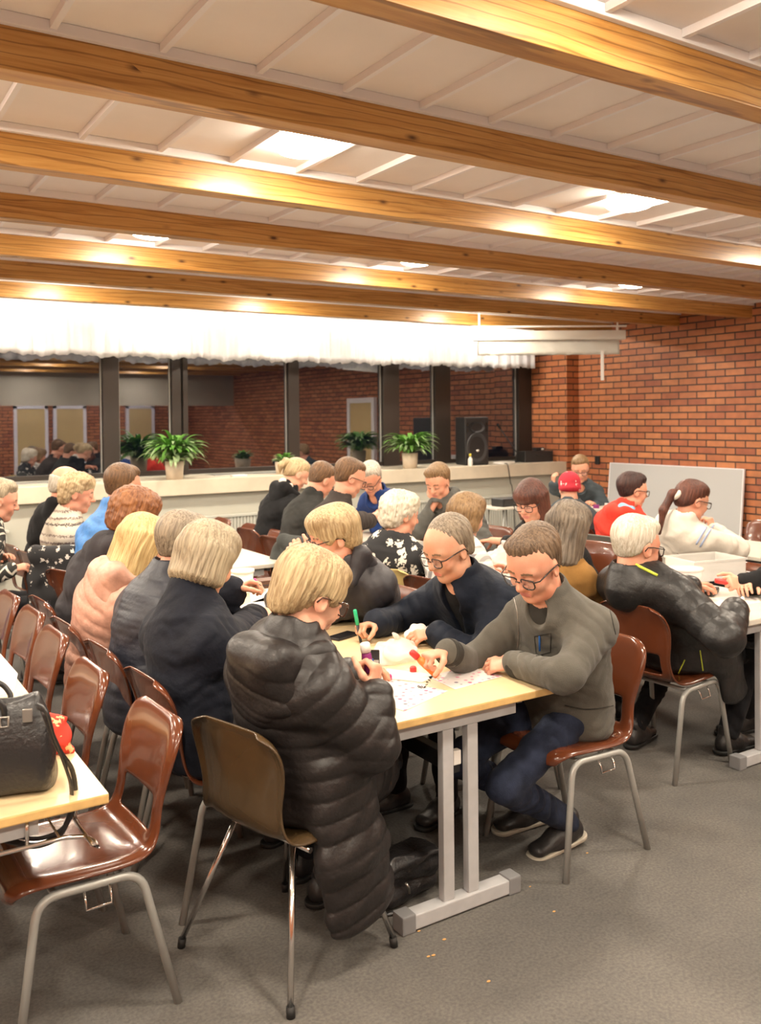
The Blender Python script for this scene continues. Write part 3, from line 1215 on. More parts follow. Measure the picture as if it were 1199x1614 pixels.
    # hair
    if sp.get('hair'):
        hs, hm, vol = sp['hair']
        hp = hair_prims(hs, vol)
        curl = .006 if hs == 'curly' else sp.get('curl', 0.)
        ho = sdf_obj('hair', hp, .0036 if near else .0062, hm, root, strands(sp.get('strand', .0022), sp.get('sfreq', 25), curl=curl), .008)
        ho.matrix_local = Hm
        if hs == 'pony':
            pts = sp.get('tail', [(0, -.10, .03), (0, -.135, .01), (0, -.15, -.06), (0, -.14, -.16)])
            tp = [seg(a, b_, r0, r1, k=.02) for (a, b_, r0, r1) in zip(pts, pts[1:], (.020, .027, .024, .02), (.027, .024, .010, .006))]
            to = sdf_obj('ponytail', tp, .004, hm, root, strands(.002, 12), .004)
            to.matrix_local = Hm
    if sp.get('glasses'):
        glasses(root, Hm, sp['glasses'] if not isinstance(sp['glasses'], bool) else M['spectacle_black'])
    # the top garment
    tm = sp['top']
    nmn = sp.get('topname', 'jacket')
    gp = torso(th, sp.get('upto', .93), q=qt)
    gp.append(seg(P0 + V3(0, -.005, -.075), P0 + V3(0, 0, .06), .172 * Wd + th, .165 * Wd + th, .135 + th, .125 + th, .05, k=.05, quilt=qt))
    sl = sp.get('sleeve', 1.0)
    for side in (1, -1):
        Sx, El, wt = arms[side]
        r = sp.get('arm', 0.)
        gp.append(seg(Sx, El, .048 + th + r, .040 + th + r, k=.055, quilt=qt, s0=.02))
        if sl > .5:
            e = El + (wt - El) * (sl if sl < 1 else .97)
            gp.append(seg(El, e, .040 + th + r, .028 + th * .9 + r * .6, k=.022, quilt=qt, s0=.05))
            gp.append(seg(El + (e - El) * .93, e + (wt - El) * .02, .030 + th * .9 + r * .6, .029 + th * .8 + r * .5, k=.008))
    nl = sp.get('len', 'hip')
    knee = {}
    hipj = {}
    ank = {}
    for side, kf in ((1, 'rf'), (-1, 'lf')):
        hipj[side] = P0 + V3(side * .088, .03, -.012)
        ank[side] = loc(sp[kf]) if kf in sp else V3(side * .10, .46 + .06 * side * sp.get('stagger', 1), .095)
        knee[side] = ik(hipj[side], ank[side], .43, .43, Rw.T @ np.asarray(sp['rkp' if side > 0 else 'lkp'], float) if ('rkp' if side > 0 else 'lkp') in sp else V3(side * .12, 1, .9))
    if nl == 'thigh':
        for side in (1, -1):
            e = hipj[side] + (knee[side] - hipj[side]) * .62
            gp.append(seg(hipj[side], e, .10 + th, .092 + th, k=.05, quilt=qt))
    gp += [dict(p) for p in sp.get('extra', [])]
    # the opening for the neck
    nd = unit(Hc - Nk + nodR @ V3(0, -.02, 0))
    col = sp.get('collar', .035)
    if col:
        cr = sp.get('colr', .074)
        gp.append(seg(Nk - nd * .035, Nk + nd * col + V3(0, -.012, 0), cr + th * .7 + .012, cr + th * .5, k=.025))
        gp.append(seg(Nk - nd * .02, Nk + nd * (col + .09) + V3(0, -.012, 0), cr - .006, cr + .004, k=.006, op='sub'))
        gp.append(seg(Nk + V3(0, .03, .01), Nk + back(1) * .11 + V3(0, .02, .03), .040, .052, k=.012, op='sub'))
    if sp.get('vneck'):
        gp.append(seg(Nk + back(1) * .08 + nd * .01, bez(.62) + back(.7) * .17, .050, .012, .06, .05, k=.012, op='sub'))
    if sp.get('hood'):
        hr, drop = sp['hood']
        bk = -back(.9)
        sc_h = hr / .062
        up_ = tan(.9)
        a = Nk - rgt(1) * .098 * sc_h - up_ * .010 - bk * .045
        b_ = Nk + bk * .100 * sc_h + up_ * .005
        c = Nk + rgt(1) * .098 * sc_h - up_ * .010 - bk * .045
        mid = Nk + bk * (.088 * sc_h) - up_ * (.030 + drop * .55)
        low = Nk + bk * (.095 * sc_h) - up_ * (.055 + drop * 1.25)
        hq = [seg(a, b_ - rgt(1) * .06, .036 * sc_h, .044 * sc_h, k=.05), seg(b_ + rgt(1) * .06, c, .044 * sc_h, .036 * sc_h, k=.05), seg(b_ - rgt(1) * .07, b_ + rgt(1) * .07, .044 * sc_h, k=.05),
              ell(mid, (.135 * sc_h, .055 * sc_h, .075 + drop * .55), rx=rgt(1), az=up_, k=.05), ell(low, (.085 * sc_h, .045 * sc_h, .05), rx=rgt(1), az=up_, k=.06),
              seg(Nk - nd * .03, Nk + nd * .16 + bk * .015, .066, .085, k=.015, op='sub')]
        if len(qt) == 2:
            for p_ in hq[3:5]:
                p_['q'] = qt
        sdf_obj('hood', hq, hc, tm if 'hoodm' not in sp else sp['hoodm'], root, wrinkle(.003, 34), .006)
    wamp, wf = sp.get('wr', (.0055, 27) if len(qt) > 2 else (.0022, 42))
    gv, gq = sdf_mesh(gp, hc, wrinkle(wamp, wf), .008 + (qt[1] if qt else 0))
    jo = mesh_obj(nmn, gv, gq, [tm], root)
    sp['gv'], sp['gq'], sp['topo'] = gv, gq, jo
    if sp.get('lining'):
        bk = -back(.9)
        lq = [seg(Nk - rgt(1) * .062 + bk * .045 + tan(1) * .040, Nk + bk * .085 + tan(1) * .050, .024, .034, k=.03), seg(Nk + bk * .085 + tan(1) * .050, Nk + rgt(1) * .062 + bk * .045 + tan(1) * .040, .034, .024, k=.03)]
        sdf_obj('hood_lining', lq, hc, sp['lining'], root)
    if sp.get('cuff'):
        for side in (1, -1):
            Sx, El, wt = arms[side]
            u_ = unit(wt - El)
            r_ = .0315 + th * .9 + sp.get('arm', 0) * .6
            sdf_obj('cuff', [seg(wt - u_ * .045, wt + u_ * .004, r_ + .002, r_, k=.01, quilt=(.006, .0012)), plane(wt + u_ * .004, u_, .006), plane(wt - u_ * .048, -u_, .006)], .004, sp['cuff'], jo)
    # an inner layer seen at the opening
    if sp.get('inner'):
        ip = torso(th * .45, .93)
        ip.append(seg(Nk - nd * .03, Nk + nd * .022, .066, .064, k=.02))
        ip.append(seg(Nk - nd * .0, Nk + nd * .09, .060, .064, k=.006, op='sub'))
        sdf_obj(sp.get('innername', 'shirt'), ip, hc, sp['inner'], root)
    # trousers and shoes
    if sp.get('legs', True):
        tp = [seg(P0 + V3(0, -.01, -.055), P0 + V3(0, -.01, .03), .162 * Wd, .150 * Wd, .118, .112, .05, k=.05)]
        for side in (1, -1):
            k_, a_, h_ = knee[side], ank[side], hipj[side]
            tp += [seg(h_, k_, .083, .062, k=.05, quilt=(.06, .007, 1)), seg(k_, a_, .062, .049, k=.03, quilt=(.05, .008, 1), s0=.2)]
        tp.append(plane((0, 0, .055), (0, 0, -1), .004))
        sdf_obj('trousers', tp, hc, sp.get('pants', M['trousers_black']), root, wrinkle(.004, 30), .006)
        for side in (1, -1):
            a_ = ank[side]
            key = 'rfd' if side > 0 else 'lfd'
            fd = (Rw.T @ np.asarray(sp[key], float)) if key in sp else unit(V3(side * .18, 1, 0))
            z0 = a_[2] - .095
            rx = np.cross(unit(fd), V3(0, 0, 1))
            heel = a_ - fd * .045 + V3(0, 0, -.05)
            toe = a_ + fd * .155 + V3(0, 0, -.062 + fd[2] * .0)
            shp = [seg(heel, toe, .036, .042, .042, .026, .03, rx, .02), seg(a_ + V3(0, 0, -.05), a_ + V3(0, 0, .01) - fd * .01, .043, .041, k=.02), seg(heel + fd * .10, heel + fd * .10 + V3(0, 0, -.02), .044, .046, k=.03)]
            un = unit(np.cross(rx, fd))
            un = un if un[2] > 0 else -un
            shp.append(plane(a_ - un * .078, -un, .004))
            so = sdf_obj('shoe', shp, hc * .9, sp.get('shoem', M['shoe']), root)
            lp = [seg(heel - un * .03, toe - un * .016, .042, .047, .042, .047, .045, rx, .02), plane(a_ - un * .076, un, .003), plane(a_ - un * .094, -un, .003)]
            sdf_obj('sole', lp, hc * .7, sp.get('solem', M['black_rubber']), so)
    sp['grips'] = grips
    sp['root'] = root
    sp['Rw'], sp['base'], sp['HR'], sp['Hc'], sp['Hm'] = Rw, base, HR, Hc, Hm
    sp['fn'] = dict(bez=bez, rgt=rgt, back=back, tan=tan, Nk=Nk, P0=P0, knee=knee, ank=ank, arms=arms, hipj=hipj, nd=nd)
    return root


def on_top(sp, starts, dirs):
    """points of a person's garment met from outside along given directions (room coordinates)"""
    from mathutils.bvhtree import BVHTree
    if 'bvh' not in sp:
        sp['bvh'] = BVHTree.FromPolygons([tuple(v) for v in sp['gv']], [tuple(int(i) for i in q) for q in sp['gq']])
    out = []
    for s_, d in zip(starts, dirs):
        o = sp['Rw'].T @ (np.asarray(s_, float) - sp['base'])
        dd = unit(sp['Rw'].T @ np.asarray(d, float))
        hit = sp['bvh'].ray_cast(Vector(o), Vector(dd))
        if hit[0] is not None:
            out.append(np.array(hit[0]) - dd * .0015)
    return out


def trace(sp, name, pix, r, mat, closed=False, curve=True):
    """a thin part laid on a garment along a line given by pixels of the photograph"""
    pts = smooth_path([(x, y, 0) for x, y in pix], 6) if curve else [(a[0] + (b[0] - a[0]) * k / 6, a[1] + (b[1] - a[1]) * k / 6) for a, b in zip(pix, pix[1:]) for k in range(7 if b is pix[-1] else 6)]
    o = np.array([0, 0, CAM_H])
    P_ = on_top(sp, [o] * len(pts), [ray(p[0], p[1]) for p in pts])
    if len(P_) < 2:
        return None
    return obj(name, T(P_, r, n=8, closed=closed), mat, sp['topo'])

# ------------------------------------------------------------------ the room
XW, YW, CEIL, XL = 9.39, 10.15, 3.03, -5.0
LEDGE_Y, LEDGE_Z, PIER_X = 9.40, 1.05, 9.15
YB = -1.6            # the bulkhead behind the photographer
YFAR = -4.5

struct('floor', B(XL, XW + .2, YFAR - .2, YW + .2, -.1, 0), M['floor'])
struct('ceiling', B(XL, XW + .2, YFAR - .2, YW + .2, CEIL, CEIL + .1), M['ceiling'])
struct('wall_right', B(XW, XW + .25, YFAR, YW + .2, 0, CEIL), M['brick_y'])
struct('wall_left', B(XL - .2, XL, YFAR, YW + .2, 0, CEIL), M['brick_y'])
struct('wall_back', B(XL, XW, YFAR - .2, YFAR, 0, CEIL), M['brick_x'])
# pier that stands out from the side wall beside the windows
bm = bmesh.new()
box(bm, PIER_X, XW, LEDGE_Y - .01, YW + .2, 0, CEIL)
bm.normal_update()
for f in bm.faces:
    f.material_index = 1 if abs(f.normal.y) > .5 else 0
struct('wall_pier', bm, None, mats=[M['brick_y'], M['brick_x']])

# window wall: head above, apron below, mullions and panes between
WZ0, WZ1 = 1.06, 2.62
struct('wall_window_head', B(XL, PIER_X, YW, YW + .2, WZ1, CEIL), M['trim_white'])
struct('wall_window_apron', B(XL, PIER_X, YW, YW + .2, 0, WZ0), M['panel'])
MUL = [(-2.35, -2.2), (-.35, -.18), (2.75, 2.93), (3.55, 3.66), (5.07, 5.22), (6.49, 6.75), (7.36, 7.62), (8.89, 9.15)]
edges = [(XL, XL + .1)] + MUL
for i, ((a0, a1), (b0, b1)) in enumerate(zip(edges, edges[1:])):
    w = struct('window_%d' % (i + 1), B(a1 + .0, b0, YW + .05, YW + .058, WZ0 + .05, WZ1), M['glass'])
    bm = bmesh.new()
    box(bm, a0, a1, YW - .02, YW + .10, WZ0, WZ1, .006)
    box(bm, a1, b0, YW - .0, YW + .09, WZ0, WZ0 + .055, .005)
    box(bm, a1, b0, YW - .0, YW + .09, WZ1 - .05, WZ1, .005)
    struct('window_frame', bm, M['mullion'], w)
    if i == len(edges) - 2:
        struct('window_jamb', B(b0, b1, YW - .02, YW + .10, WZ0, WZ1, .006), M['mullion'], w)
    bm = bmesh.new()
    for s_ in (a1 + .012, b0 - .012):
        box(bm, s_ - .004, s_ + .004, YW + .03, YW + .05, WZ0 + .055, WZ1 - .05)
    struct('glazing_bead', bm, M['steel_grey'], w)
# one narrow twin post beside the second mullion
struct('trim_1', B(3.68, 3.74, YW - .03, YW + .08, WZ0, WZ1, .005), M['mullion'])

# stone ledge in front of the windows, with grilles let into it, and the panel and radiators under it
struct('trim_2', B(XL, PIER_X - .004, LEDGE_Y, YW - .022, LEDGE_Z - .17, LEDGE_Z, .006), M['ledge'])
struct('wall_ledge_panel', B(XL, PIER_X - .004, LEDGE_Y + .09, YW - .03, 0, LEDGE_Z - .171), M['panel'])
for i, (x0, x1) in enumerate(((-2.0, -.5), (.2, 2.6), (3.95, 5.0))):
    bm = bmesh.new()
    for k in range(int((x1 - x0) / .03)):
        box(bm, x0 + k * .03, x0 + k * .03 + .017, YW - .34, YW - .08, LEDGE_Z + .0005, LEDGE_Z + .007)
    box(bm, x0 - .02, x1 + .02, YW - .36, YW - .34, LEDGE_Z + .0005, LEDGE_Z + .009)
    box(bm, x0 - .02, x1 + .02, YW - .08, YW - .06, LEDGE_Z + .0005, LEDGE_Z + .009)
    t = obj('air_grille', bm, M['steel_grey'])
    tag(t, ('slatted grey vent let into the window ledge at the far left', 'slatted grey vent in the window ledge left of the big potted plant', 'slatted grey vent in the window ledge behind the small green plant')[i], 'vent', 'vents in the window ledge')
for i, (x0, x1) in enumerate(((-1.2, 1.6), (2.2, 5.4), (6.0, 8.4))):
    r = empty('radiator', ((x0 + x1) / 2, LEDGE_Y + .04, 0), 0, ('long pale radiator low under the ledge at the far left', 'long pale radiator under the ledge behind the empty brown chairs',
              'long pale radiator low under the ledge beside the side table')[i], 'radiator', 'radiators under the window ledge')
    hw = (x1 - x0) / 2
    bm = bmesh.new()
    k = -hw
    while k < hw:
        box(bm, k, k + .034, -.028, .028, .13, .60, .008)
        k += .040
    obj('fins', bm, M['radiator'], r)
    obj('top_cover', B(-hw - .01, hw + .01, -.04, .04, .602, .63, .005), M['radiator'], r)
    for sx in (-1, 1):
        obj('foot', B(sx * (hw - .12) - .02, sx * (hw - .12) + .02, -.03, .03, 0, .131), M['radiator'], r)

# what stands behind the photographer and shows only in the night windows
struct('wall_bulkhead', B(XL, XW, YB - .12, YB, 2.08, CEIL), M['bulkhead'])
for i, (x0, x1) in enumerate(((4.5, 5.2), (5.5, 6.2), (7.45, 8.1))):
    d = struct('door_%d' % (i + 1), B(x0, x1, YFAR + .001, YFAR + .05, 0, 2.05), M['door_wood'])
    bm = bmesh.new()
    for a, b_ in ((x0 - .08, x0), (x1, x1 + .08)):
        box(bm, a, b_, YFAR + .001, YFAR + .07, 0, 2.13)
    box(bm, x0 - .08, x1 + .08, YFAR + .001, YFAR + .07, 2.05, 2.13)
    struct('door_frame', bm, M['trim_white'], d)
    hd_ = T([(x1 - .08, YFAR + .05, 1.0), (x1 - .08, YFAR + .10, 1.0), (x1 - .2, YFAR + .10, 1.0)], .01)
    struct('door_handle', hd_, M['chrome'], d)
d = struct('door_4', B(XW - .05, XW - .001, 4.55, 5.4, 0, 2.02), M['door_wood'])
bm = bmesh.new()
box(bm, XW - .07, XW - .001, 4.45, 4.55, 0, 2.12)
box(bm, XW - .07, XW - .001, 5.4, 5.5, 0, 2.12)
box(bm, XW - .07, XW - .001, 4.55, 5.4, 2.02, 2.12)
struct('door_frame', bm, M['trim_white'], d)
struct('door_handle', T([(XW - .05, 4.63, 1.0), (XW - .10, 4.63, 1.0), (XW - .10, 4.76, 1.0)], .01), M['chrome'], d)
t = empty('exit_sign', (4.6, YFAR + .03, 2.35), 0, 'small lit green exit sign high on the far wall behind', 'sign')
obj('sign_box', B(-.16, .16, -.03, .03, -.09, .09, .008), emit('exit_green', (.05, .55, .30), 2.2), t)
bm = bmesh.new()
box(bm, -.05, .05, .031, .033, -.05, .05)
box(bm, .06, .12, .031, .033, -.012, .012)
obj('pictogram', bm, emit('exit_white', (.9, .95, .9), 2.2), t)

for i, x in enumerate((-1.5, 1.5, 4.5, 7.2)):
    t = empty('fluorescent_fitting', (x, -3.1, CEIL), 0, 'cool fluorescent fitting in the space behind the bulkhead, %s' % ('leftmost', 'second from left', 'third from left', 'by the brick wall')[i], 'lamp', 'tube fittings behind the bulkhead')
    obj('housing', B(-.65, .65, -.06, .06, -.05, -.001, .004), M['white_metal'], t)
    bm = bmesh.new()
    tube(bm, [(-.60, 0, -.07), (.60, 0, -.07)], .016, n=12)
    obj('tube', bm, emit('cool_tube_glass_%d' % i, (.80, .82, 1.0), 150.), t)

# beams, white rails along their heads, battens between them
BEAMS = [-2.35, -1.25, -.12, .98, 2.07, 3.11, 4.25, 5.37, 6.55, 7.60, 8.75]      # near faces
BW, BZ = .112, 2.85
for i, y in enumerate(BEAMS):
    bm = bmesh.new()
    box(bm, -7.3, 7.1, -BW / 2, BW / 2, -.09, .09, .005)
    o = struct('trim_beam', bm, M['pine'])
    o.location = (XL + 7.3 - .001, y + BW / 2, (BZ + CEIL) / 2)
for i, y in enumerate(BEAMS):
    struct('trim_rail', B(XL, XW, y - .028, y - .001, CEIL - .040, CEIL - .0005, .003), M['trim_white'])
for i, (y0, y1) in enumerate(zip([YFAR + .3] + BEAMS, BEAMS)):
    bm = bmesh.new()
    k = 0
    x = -4.9
    while x < XW - .05:
        box(bm, x, x + .022, y0 + BW + .002, y1 - .029, CEIL - .030, CEIL - .0005)
        x += .372
    struct('trim_battens', bm, M['trim_white'])
bm = bmesh.new()
x = -4.9
while x < XW - .05:
    box(bm, x, x + .022, BEAMS[-1] + BW + .002, YW - .002, CEIL - .030, CEIL - .0005)
    x += .372
struct('trim_battens', bm, M['trim_white'])

# white cable clipped along the head of the nearest beam
cab = empty('ceiling_cable', (0, BEAMS[4] - .006, BZ + .165), 0, 'thin white cable clipped along the top of the nearest beam', 'cable')
pts = [(x, -.004 + .004 * math.sin(x * 5), -.003 + .006 * math.sin(x * 3.1)) for x in np.arange(.5, 5.6, .12)]
obj('wire', T(pts, .0055, n=8), M['white_plastic'], cab)
obj('wire', T([(x, .0, .012 + .003 * math.sin(x * 2.3)) for x in np.arange(.5, 5.6, .15)], .0035, n=8), M['white_plastic'], cab)
for x in np.arange(.9, 5.4, .245):
    obj('clip', B(x - .006, x + .006, -.012, .005, -.014, .02, .002), M['white_plastic'], cab)

# ceiling lamps: white glass domes in every second bay
dome_m = emit('lamp_glass', (1.0, .88, .70), DOME_STRENGTH)
LX = [-4.0, -2.1, -.1, 1.97, 4.17, 6.72]
LY = [-3.0, -.65, 1.52, 3.74, 5.97, 8.18]
LAB_ROW = ['far behind the camera', 'just behind the camera', 'in the bay before the nearest beam', 'between the second and third beams',
           'between the fourth and fifth beams', 'between the last two beams']
LAB_COL = ['beyond the left edge', 'second in from the left wall', 'near the left edge', 'left of centre', 'right of centre', 'near the brick wall']
first = None
for j, y in enumerate(LY):
    for i, x in enumerate(LX):
        lab = 'round ceiling lamp %s, %s' % (LAB_ROW[j], LAB_COL[i])
        if first is None:
            r = empty('ceiling_lamp', (x, y, CEIL))
            obj('lamp_base', LA([(0, -.001), (.145, -.001), (.145, -.022), (.0, -.022)]), M['white_metal'], r)
            obj('lamp_dome', LA([(.138, -.022), (.152, -.030), (.149, -.050), (.125, -.070), (.075, -.084), (.0, -.088)], n=32), dome_m, r)
            first = r
        else:
            r = copy_tree(first)
            r.location = (x, y, CEIL)
        tag(r, lab, 'lamp', 'round ceiling lamps')
        ld = bpy.data.lights.new('lamp_light', 'AREA')
        ld.shape = 'DISK'
        ld.size = .27
        ld.energy = LAMP_POWER
        ld.color = WARM
        ld.spread = math.radians(180)
        lo = bpy.data.objects.new('lamp_light', ld)
        COL.objects.link(lo)
        lo.parent = r
        lo.location = (0, 0, -.094)

# fluorescent battens over the curtain
tube_m = emit('tube_glass', (1.0, .93, .82), TUBE_STRENGTH)
for i, x in enumerate((-3.2, -1.6, 0.0, 1.6, 3.2, 4.8, 6.4, 7.9)):
    t = empty('fluorescent_fitting', (x, 9.36, CEIL), 0, 'fluorescent tube fitting hidden above the white curtain, %s' %
              ('outermost on the left', 'second from the left', 'over the left window', 'over the mullion at the left', 'over the big potted plant', 'over the small plant', 'over the right potted plant', 'over the loudspeaker')[i], 'lamp', 'tube fittings above the curtain')
    obj('housing', B(-.65, .65, -.04, .04, -.045, -.001, .004), M['white_metal'], t)
    bm = bmesh.new()
    tube(bm, [(-.60, 0, -.062), (.60, 0, -.062)], .014, n=12)
    obj('tube', bm, tube_m, t)

# short white curtain along the head of the windows
def curtain(x0, x1, y, z0, z1, seed):
    rnd = random.Random(seed)
    bm = bmesh.new()
    n = int((x1 - x0) / .018)
    ph = [rnd.random() * 6 for _ in range(4)]
    rows = []
    for j in range(9):
        fz = j / 8
        row = []
        for i in range(n + 1):
            x = x0 + (x1 - x0) * i / n
            fold = .020 * math.sin(x * 37 + ph[0] + 1.4 * math.sin(x * 5.1 + ph[1])) + .012 * math.sin(x * 83 + ph[2])
            zb = z0 + .012 * math.sin(x * 9 + ph[3]) + .010 * math.sin(x * 31 + ph[1]) + .006 * math.sin(x * 71)
            row.append(bm.verts.new((x, y + fold * (.35 + .65 * (1 - fz)), zb + (z1 - zb) * fz)))
        rows.append(row)
    for a, b_ in zip(rows, rows[1:]):
        for i in range(n):
            f = bm.faces.new((a[i], a[i + 1], b_[i + 1], b_[i]))
            f.smooth = True
    r = bmesh.ops.solidify(bm, geom=bm.faces[:], thickness=.003)
    return bm


t = empty('curtain', (0, 9.76, 0), 0, 'short white gathered curtain hung along the whole top of the windows', 'curtain')
obj('cloth', curtain(XL + .05, 8.86, 0, 2.405, 2.985, 5), M['curtain'], t, True)
obj('curtain_rail', B(XL + .05, 8.88, -.02, .02, 2.986, 3.0), M['white_metal'], t)

# projection screen hung across the corner, its strap hanging
a = np.array([6.80, 8.62, 2.76])
b_ = np.array([8.42, 7.66, 2.76])
dv = unit((b_ - a)[:2])
ang = math.atan2(dv[1], dv[0])
ln = float(np.linalg.norm((b_ - a)[:2]))
t = empty('projection_screen', ((a[0] + b_[0]) / 2, (a[1] + b_[1]) / 2, 0), ang, 'rolled up white projection screen hung across the corner by the brick wall', 'projection screen')
obj('rail', B(-ln / 2 - .02, ln / 2 + .03, -.05, -.01, 2.795, 2.815, .003), M['white_metal'], t)
obj('housing', B(-ln / 2 + .02, ln / 2 + .02, -.055, .055, 2.64, 2.755, .012), plain('screen_case', (.70, .68, .62), .5), t)
bm = bmesh.new()
rnd = random.Random(3)
nn = 60
rows = []
for j in range(5):
    rows.append([bm.verts.new((-ln / 2 + .08 + (ln - .14) * i / nn, -.03 + .012 * math.sin(i * .7 + j) * (1 - j / 4), 2.645 - .19 * (1 - j / 4) + (.006 * rnd.random() if j == 0 else 0))) for i in range(nn + 1)])
for r0, r1 in zip(rows, rows[1:]):
    for i in range(nn):
        f = bm.faces.new((r0[i], r0[i + 1], r1[i + 1], r1[i]))
        f.smooth = True
bmesh.ops.solidify(bm, geom=bm.faces[:], thickness=.004)
obj('screen_cloth', bm, plain('screen_cloth', (.72, .70, .64), .8), t, True)
obj('pull_strap', B(ln / 2 - .30, ln / 2 - .262, -.07, -.064, 2.14, 2.50, .002), M['white_plastic'], t)
bm = bmesh.new()
for x in (-ln / 2 + .1, ln / 2 - .08):
    box(bm, x - .012, x + .012, -.035, -.011, 2.75, 2.80)
    box(bm, x - .008, x + .008, -.035, -.02, 2.81, CEIL - .001)
obj('hanger', bm, M['white_metal'], t)

# whiteboard leaning on the brick wall
t = empty('whiteboard', (XW - .13, 7.70, 0), 0, 'wide blank grey-white board leaning against the red brick wall', 'whiteboard')
bm = bmesh.new()
box(bm, -.012, .012, -1.05, 1.05, 0, 1.05, .002)
bd = obj('board', bm, M['whiteboard'], t)
bd.rotation_euler = (0, math.radians(5.5), 0)
bm = bmesh.new()
for s_ in (-1, 1):
    box(bm, -.014, .014, s_ * 1.055 - .007, s_ * 1.055 + .007, 0, 1.06, .002)
box(bm, -.014, .014, -1.05, 1.05, 1.05, 1.06, .002)
fr = obj('board_frame', bm, M['trim_white'], t)
fr.rotation_euler = (0, math.radians(5.5), 0)
p = W(941, 733, 1.05)
t = tag(obj('wall_socket', B(XW - .03, XW - .001, 8.98, 9.06, 1.02, 1.14, .006), M['black_plastic']), 'small black wall socket box on the brick beside the corner', 'socket')

# ------------------------------------------------------------------ chairs
def spline(ctrl, n):
    P = np.array(ctrl, float)
    out = smooth_path(P, 8)
    out = np.array(out)
    seglen = np.r_[0, np.cumsum(np.linalg.norm(np.diff(out[:, :2], axis=0), axis=1))]
    t = np.linspace(0, seglen[-1], n)
    return np.stack([np.interp(t, seglen, out[:, i]) for i in range(out.shape[1])], 1)


def shell_bm(slot=True, wide=1.0, tall=0., upright=0.):
    # y, z, half width, curl of the sides
    prof = [(.225, .405, .165, .0), (.218, .435, .188, .004), (.17, .450, .203, .012), (.05, .443, .210, .018), (-.09, .434, .208, .022), (-.165, .444, .200, .024), (-.200, .487, .188, .026),
            (-.214, .560, .180, .026), (-.226, .64, .196, .024), (-.243, .72, .206, .018), (-.262, .785 + tall, .185, .006), (-.276, .812 + tall, .130, -.006)]
    if upright:
        prof = [(y + upright * max(0, z - .46) * .9, z - max(0, z - .46) * .08 * (upright > 0), w, c) for y, z, w, c in prof]
    P = spline(prof, 34)
    nu = 18
    bm = bmesh.new()
    rows = []
    for j, (y, z, w, cu) in enumerate(P):
        j0, j1 = max(j - 1, 0), min(j + 1, len(P) - 1)
        t = unit(np.array([P[j1][0] - P[j0][0], P[j1][1] - P[j0][1]]))
        nx, nz = t[1], -t[0]                  # points forward and up, off the sitting face
        if nz < 0 and nx < 0:
            nx, nz = -nx, -nz
        row = []
        for i in range(nu + 1):
            u = -1 + 2 * i / nu
            c = cu * abs(u) ** 3 * 1.0
            # rolled rim
            e = max(0, abs(u) - .84) / .16
            row.append(bm.verts.new((u * w * wide, y + nx * (c - .022 * e * e), z + abs(nz) * (c - .022 * e * e))))
        rows.append(row)
    for j in range(len(P) - 1):
        zc = (P[j][1] + P[j + 1][1]) / 2
        for i in range(nu):
            u = abs(-1 + 2 * (i + .5) / nu)
            if slot and P[j][0] < -.19 and .476 < zc < .575 and u < .70:
                continue
            f = bm.faces.new((rows[j][i], rows[j][i + 1], rows[j + 1][i + 1], rows[j + 1][i]))
            f.smooth = True
    return bm


def bent(pts, r, n=10, mi=0):
    """tube with rounded bends"""
    P = [np.array(p, float) for p in pts]
    out = [P[0]]
    for a, b_, c in zip(P, P[1:], P[2:]):
        d0, d1 = unit(a - b_), unit(c - b_)
        rr = min(.06, np.linalg.norm(a - b_) * .45, np.linalg.norm(c - b_) * .45)
        for t in np.linspace(0, 1, 7):
            out.append((1 - t) ** 2 * (b_ + d0 * rr) + 2 * t * (1 - t) * b_ + t * t * (b_ + d1 * rr))
    out.append(P[-1])
    return T(out, r, n=n)


def make_chair(shell_m, leg_m, slot=True, label='', wide=1.0, splay=False):
    r = empty('stacking_chair')
    s = obj('seat_shell', shell_bm(slot, wide, upright=.14 if splay else 0.), shell_m, r)
    sd = s.modifiers.new('thick', 'SOLIDIFY')
    sd.thickness = .011
    sd.offset = 0
    md = s.modifiers.new('round', 'SUBSURF')
    md.levels = md.render_levels = 1
    for sx in (-1, 1):
        if splay:
            for fy, ty in ((.215, .12), (-.235, -.10)):
                lg = obj('leg', T([(sx * .13, ty, .425), (sx * .258, fy, .022)], .0095), leg_m, r)
                obj('leg_tip', T([(sx * .256, fy * .99, .03), (sx * .26, fy * 1.0, .0)], .013), M['black_rubber'], lg)
        else:
            obj('leg', bent([(sx * .225, .215, .0), (sx * .197, .150, .415), (sx * .197, -.135, .405), (sx * .220, -.235, 0)], .0125), leg_m, r)
            obj('linking_hook', T([(sx * .212, .03, .405), (sx * .226, .03, .385), (sx * .230, .03, .362), (sx * .230, -.04, .362), (sx * .226, -.04, .385), (sx * .212, -.04, .405)], .0035, n=8), M['chrome'], r)
    for y in (.10, -.09):
        obj('crossbar', T([(-.197, y, .405), (.197, y, .405)], .009), leg_m, r)
    return r


PROTO = {}


def chair(kind, x, y, deg, label, group=None):
    """deg: the way a sitter would face, from +X"""
    if kind not in PROTO:
        PROTO[kind] = {'brown': lambda: make_chair(M['shell'], M['steel_grey']), 'olive': lambda: make_chair(M['shell_dark'], M['chrome'], False, wide=1.04, splay=True),
                       'grey': lambda: make_chair(M['shell_grey'], M['steel_grey']), 'beige': lambda: make_chair(M['shell_beige'], M['steel_grey']),
                       'deep': lambda: make_chair(M['shell_deep'], M['steel_grey'])}[kind]()
        r = PROTO[kind]
    else:
        r = copy_tree(PROTO[kind])
    r.location = (x, y, 0)
    r.rotation_euler = (0, 0, math.radians(deg - 90))
    return tag(r, label, 'chair', group)


